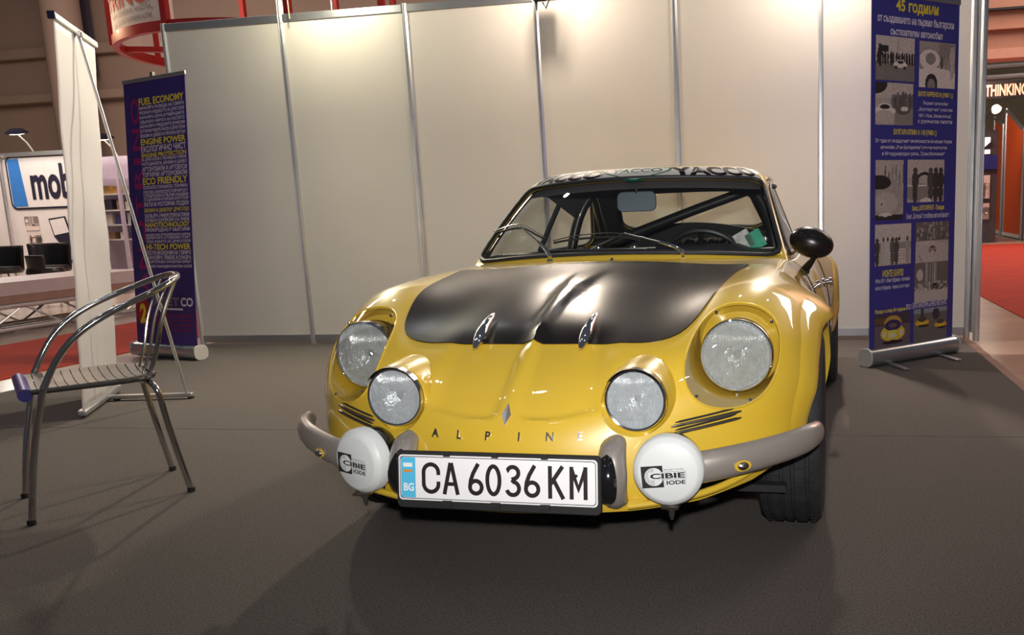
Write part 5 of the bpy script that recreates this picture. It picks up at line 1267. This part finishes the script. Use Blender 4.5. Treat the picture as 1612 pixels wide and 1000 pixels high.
# dark chairs behind the counter
def lounge(name, lab, x, y, rz, w, h, legs=True):
    t = thing(name, lab, 'chair', (x, y, 0), rz)
    b = MB(); n = 13; vs = []
    for j in range(9):
        tt = j / 8
        for i in range(n):
            a = -1.25 + 2.5 * i / (n - 1); r = w / 2 * (1 + .10 * tt); vs.append((r * math.sin(a), r * math.cos(a) * .8, .42 + (h - .42) * tt))
    b.add(vs, [(j * n + i, j * n + i + 1, (j + 1) * n + i + 1, (j + 1) * n + i) for j in range(8) for i in range(n - 1)])
    o = b.obj('backrest', VIN, t); m2 = o.modifiers.new('s', 'SOLIDIFY'); m2.thickness = .04
    MB().lathe([(0, .40), (w * .46, .40), (w * .48, .44), (w * .44, .49), (0, .50)], (0, 0, 0), (0, 0, 1), seg=28).obj('seat', VIN, t)
    for k in range(4):
        a = PI / 4 + k * PI / 2; MB().tube([(w * .30 * math.cos(a), w * .30 * math.sin(a), .42), (w * .5 * math.cos(a), w * .5 * math.sin(a), 0)], .013, 8).obj('leg', CHR, t)
    return t
lounge('lounge_chair', 'black tub chair behind the truss counter below the laptop picture', -10.55, 10.45, .3, .56, .80)
lounge('lounge_chair', 'black tub chair behind the truss counter at the left edge of the view', -11.25, 10.35, .5, .56, .78)
lounge('metal_legged_chair', 'smaller dark chair with bright metal legs before the tub chair below the laptop picture', -9.90, 9.75, 2.6, .46, .66)
# hanging ring sign
RC = (-8.72, 13.4); RR = 2.15; RED = mat('red_metal', (.36, .012, .008), .4, 0, .2, var=.06)
rs = thing('hanging_ring_sign', 'round hanging sign with red frame and white cloth band above the left wall end', 'sign', (RC[0], RC[1], 0))
def band(z0, z1, r0, r1, a0=0, a1=2 * PI, n=72):
    vs = []
    for i in range(n + 1):
        a = a0 + (a1 - a0) * i / n
        for (r, z) in ((r0, z0), (r1, z0), (r1, z1), (r0, z1)): vs.append((r * math.cos(a), r * math.sin(a), z))
    return MB().add(vs, [(i * 4 + k, i * 4 + (k + 1) % 4, (i + 1) * 4 + (k + 1) % 4, (i + 1) * 4 + k) for i in range(n) for k in range(4)])
band(3.70, 3.84, RR - .06, RR + .03).obj('lower_ring', RED, rs)
band(5.20, 5.35, RR - .06, RR + .03).obj('upper_ring', RED, rs)
band(3.84, 5.20, RR - .01, RR, math.radians(165), math.radians(265)).obj('cloth_band', mat('warm_white_cloth', (.66, .60, .54), .6, var=.04), rs)
for k in range(8):
    a = math.radians(267) + k * PI / 4; MB().beam(((RR) * math.cos(a), RR * math.sin(a), 3.72), (RR * math.cos(a), RR * math.sin(a), 5.3), .09, .09).obj('upright', RED, rs, smooth=False)
for k in range(4):
    a = k * PI / 2 + .4; MB().beam((0, 0, 3.79), (RR * math.cos(a), RR * math.sin(a), 3.79), .10, .08).obj('spoke', RED, rs, smooth=False)
def ringtext(s, a0, a1, z0, z1, bold):
    V, Fc = fit_text(s, 0, 1, z0, z1, bold=bold, sub=3); return [((RR + .012) * math.cos(a0 + (a1 - a0) * x), (RR + .012) * math.sin(a0 + (a1 - a0) * x), z) for x, z in V], Fc
b = MB(); b.add(*ringtext('TRINO', math.radians(225), math.radians(261), 4.12, 4.36, .015)); b.obj('ring_lettering', mat('orange_red_print', (.5, .06, .03), .5, var=.05), rs, smooth=False)
b = MB(); b.add(*ringtext('НАНО ДОБАВКИ, МАСЛА,', math.radians(230), math.radians(262), 4.01, 4.08, .01)); b.add(*ringtext('СМАЗКИ И ХИМИКАЛИ', math.radians(231), math.radians(261), 3.90, 3.97, .01)); b.obj('ring_small_lettering', mat('grey_print', (.2, .17, .16), .5, var=.05), rs, smooth=False)
for k in range(3):
    a = k * 2 * PI / 3; MB().tube([(RR * math.cos(a), RR * math.sin(a), 5.4), (0, 0, 11)], .01, 6).obj('suspension_cable', DBLK, rs)
# lattice girder under the hall roof, seen over the wall
gd = thing('ceiling_truss', 'dark lattice girder under the hall roof seen above the wall', 'truss', (-16, 22, 8.2))
for (y, z) in ((0, 0), (0, .8), (.6, .4)): MB().tube([(0, y, z), (26, y, z)], .06, 8).obj('chord', GALU, gd)
for k in range(26):
    MB().tube([(k, 0, .8 * (k % 2)), (k + 1, 0, .8 * ((k + 1) % 2))], .03, 6).obj('brace', GALU, gd)
# ------------------------------------------------------------------ hall behind, right side
struct('wall_right_hall', slab(-1, 16, 28, 28.3, 0, 12), mat('dark_olive_wall', (.13, .12, .08), .8, var=.3, vscale=.6))
struct('trim_5', slab(1.0, 16, 17, 17.4, 3.62, 9), mat('rosy_fascia', (.42, .20, .13), .7, var=.04)); struct('trim_6', slab(1.0, 16, 16.9, 17.05, 4.28, 4.32), DBLK)
struct('trim_7', slab(1.0, 16, 16.94, 17.4, 3.45, 3.62), mat('rosy_fascia_light', (.55, .28, .2), .7, var=.04)); struct('trim_8', slab(1.0, 16, 16.9, 17.05, 3.95, 4.0), MATS['rosy_fascia'])
for i, z in enumerate((3.95, 4.35)): 
    t = MB().tube([(-1, 24 + i, z), (14, 24 + i, z + .2)], .07, 8).obj('roof_pipe', GALU, None); tag(t, ('lower', 'upper')[i] + ' metal pipe under the roof behind the dark lettered sign', 'pipe')
sg = thing('hanging_sign', 'black strip sign with pale orange lettering hanging at the far right', 'sign', (3.0, 19.5, 3.0))
MB().box((1.2, 0, .19), (3.4, .08, .36)).obj('sign_board', DBLK, sg, smooth=False)
b = MB(); flat_text(b, 'NEW THINKING', .33, 1.62, .06, .30, -.045, bold=.03); b.obj('sign_lettering', mat('lit_orange_letters', (.9, .5, .35), .5, emit=(1, .48, .3), estr=.8), sg, smooth=False)
for x in (-.3, 2.7): MB().tube([(x, 0, .36), (x, 0, 3)], .01, 6).obj('suspension_cable', DBLK, sg)
ORG = mat('orange_panel', (.62, .085, .012), .5, var=.04)
for i, (a, c_, za, zb, lab) in enumerate((((5.32, 25.9), (5.02, 23.4), 3.15, 2.75, 'orange partition panel with slanted top, farthest of the row at the right'), ((5.02, 23.1), (4.90, 20.75), 3.10, 2.42, 'orange partition panel with slanted top, middle one of the row at the right'), ((4.95, 20.6), (5.15, 18.6), 2.75, 2.35, 'orange partition panel with slanted top, nearest of the row at the right'))):
    t = thing('partition_panel', lab, 'panel', (c_[0], c_[1], 0), 0, 'orange partitions right')
    dx, dy = a[0] - c_[0], a[1] - c_[1]
    b = MB(); b.add([(0, 0, .05), (dx, dy, .05), (dx, dy, za), (0, 0, zb), (.05, 0, .05), (dx + .05, dy, .05), (dx + .05, dy, za), (.05, 0, zb)], [(0, 1, 2, 3), (7, 6, 5, 4), (0, 4, 5, 1), (3, 2, 6, 7), (0, 3, 7, 4), (1, 5, 6, 2)]); b.obj('infill', ORG, t, smooth=False)
    MB().tube([(0, 0, 0), (0, 0, zb + .05)], .04, 8).obj('post', GALU, t); MB().tube([(dx, dy, 0), (dx, dy, za + .05)], .04, 8).obj('post', GALU, t)
    MB().beam((0, 0, zb), (dx, dy, za), .06, .06).obj('top_rail', GALU, t, smooth=False); MB().beam((0, 0, .06), (dx, dy, .06), .07, .08).obj('bottom_rail', WHB, t, smooth=False)
bz = thing('dark_booth', 'dark booth with a white letter Z and posters left of the orange panels', 'booth', (3.2, 19.8, 0))
MB().box((.4, .05, 1.2), (1.1, .06, 2.4)).obj('booth_wall', mat('dark_booth_panel', (.05, .045, .05), .6, var=.2), bz, smooth=False)
MB().box((.4, 0, 1.72), (1.1, .03, .30)).obj('blue_band', mat('deep_blue_band', (.015, .02, .16), .5, var=.1), bz, smooth=False)
b = MB(); b.prism([(.42, 2.25), (.78, 2.25), (.78, 2.15), (.60, 1.99), (.78, 1.99), (.78, 1.90), (.42, 1.90), (.42, 1.98), (.62, 2.16), (.42, 2.16)], -.03, -.01); b.obj('letter_z', mat('lit_white_letter', (.8, .8, .8), .5, emit=(1, .95, .9), estr=.7), bz, smooth=False)
photo_print(6, .55, .80, .95, 1.45, -.005, bz, 'poster'); photo_print(3, .55, .80, .50, .85, -.005, bz, 'poster')
fl_ = thing('small_floodlight', 'small lit white floodlight above the dark booth with the letter Z', 'spotlight', (3.93, 19.0, 2.74))
MB().lathe([(.02, .12), (.08, .08), (.11, 0), (0, 0)], (0, 0, 0), (-.2, .6, .6), seg=20).obj('head', WHB, fl_); MB().lathe([(.09, -.004), (0, -.02)], (0, 0, 0), (-.2, .6, .6), seg=18).obj('lamp_glass', GLOW, fl_)
MB().tube([(0, 0, .05), (-.05, .3, .02), (-.25, .84, -.34)], .012, 6).obj('arm', DBLK, fl_)
lamp('booth_light', 'POINT', (3.0, 19.0, 3.9), 420, (1, .75, .6), .2)
lamp('booth_light', 'POINT', (-14.8, 13.6, 3.2), 110, (1, .93, .85), .2)
lamp('ring_light', 'POINT', (-12.2, 12.2, 4.4), 80, (1, .62, .35), .15)
# lattice wall pieces behind the orange row
lt = thing('lattice_arch', 'pinkish lattice canopy behind the tops of the orange panels', 'lattice', (5.8, 24.5, 2.4))
for k in range(12):
    MB().beam((k * .35, 0, 0), (k * .35 + .9, 0, 1.2), .05, .05).obj('lattice_bar', HW, lt, smooth=False); MB().beam((k * .35 + .9, .06, 0), (k * .35, .06, 1.2), .05, .05).obj('lattice_bar', HW, lt, smooth=False)
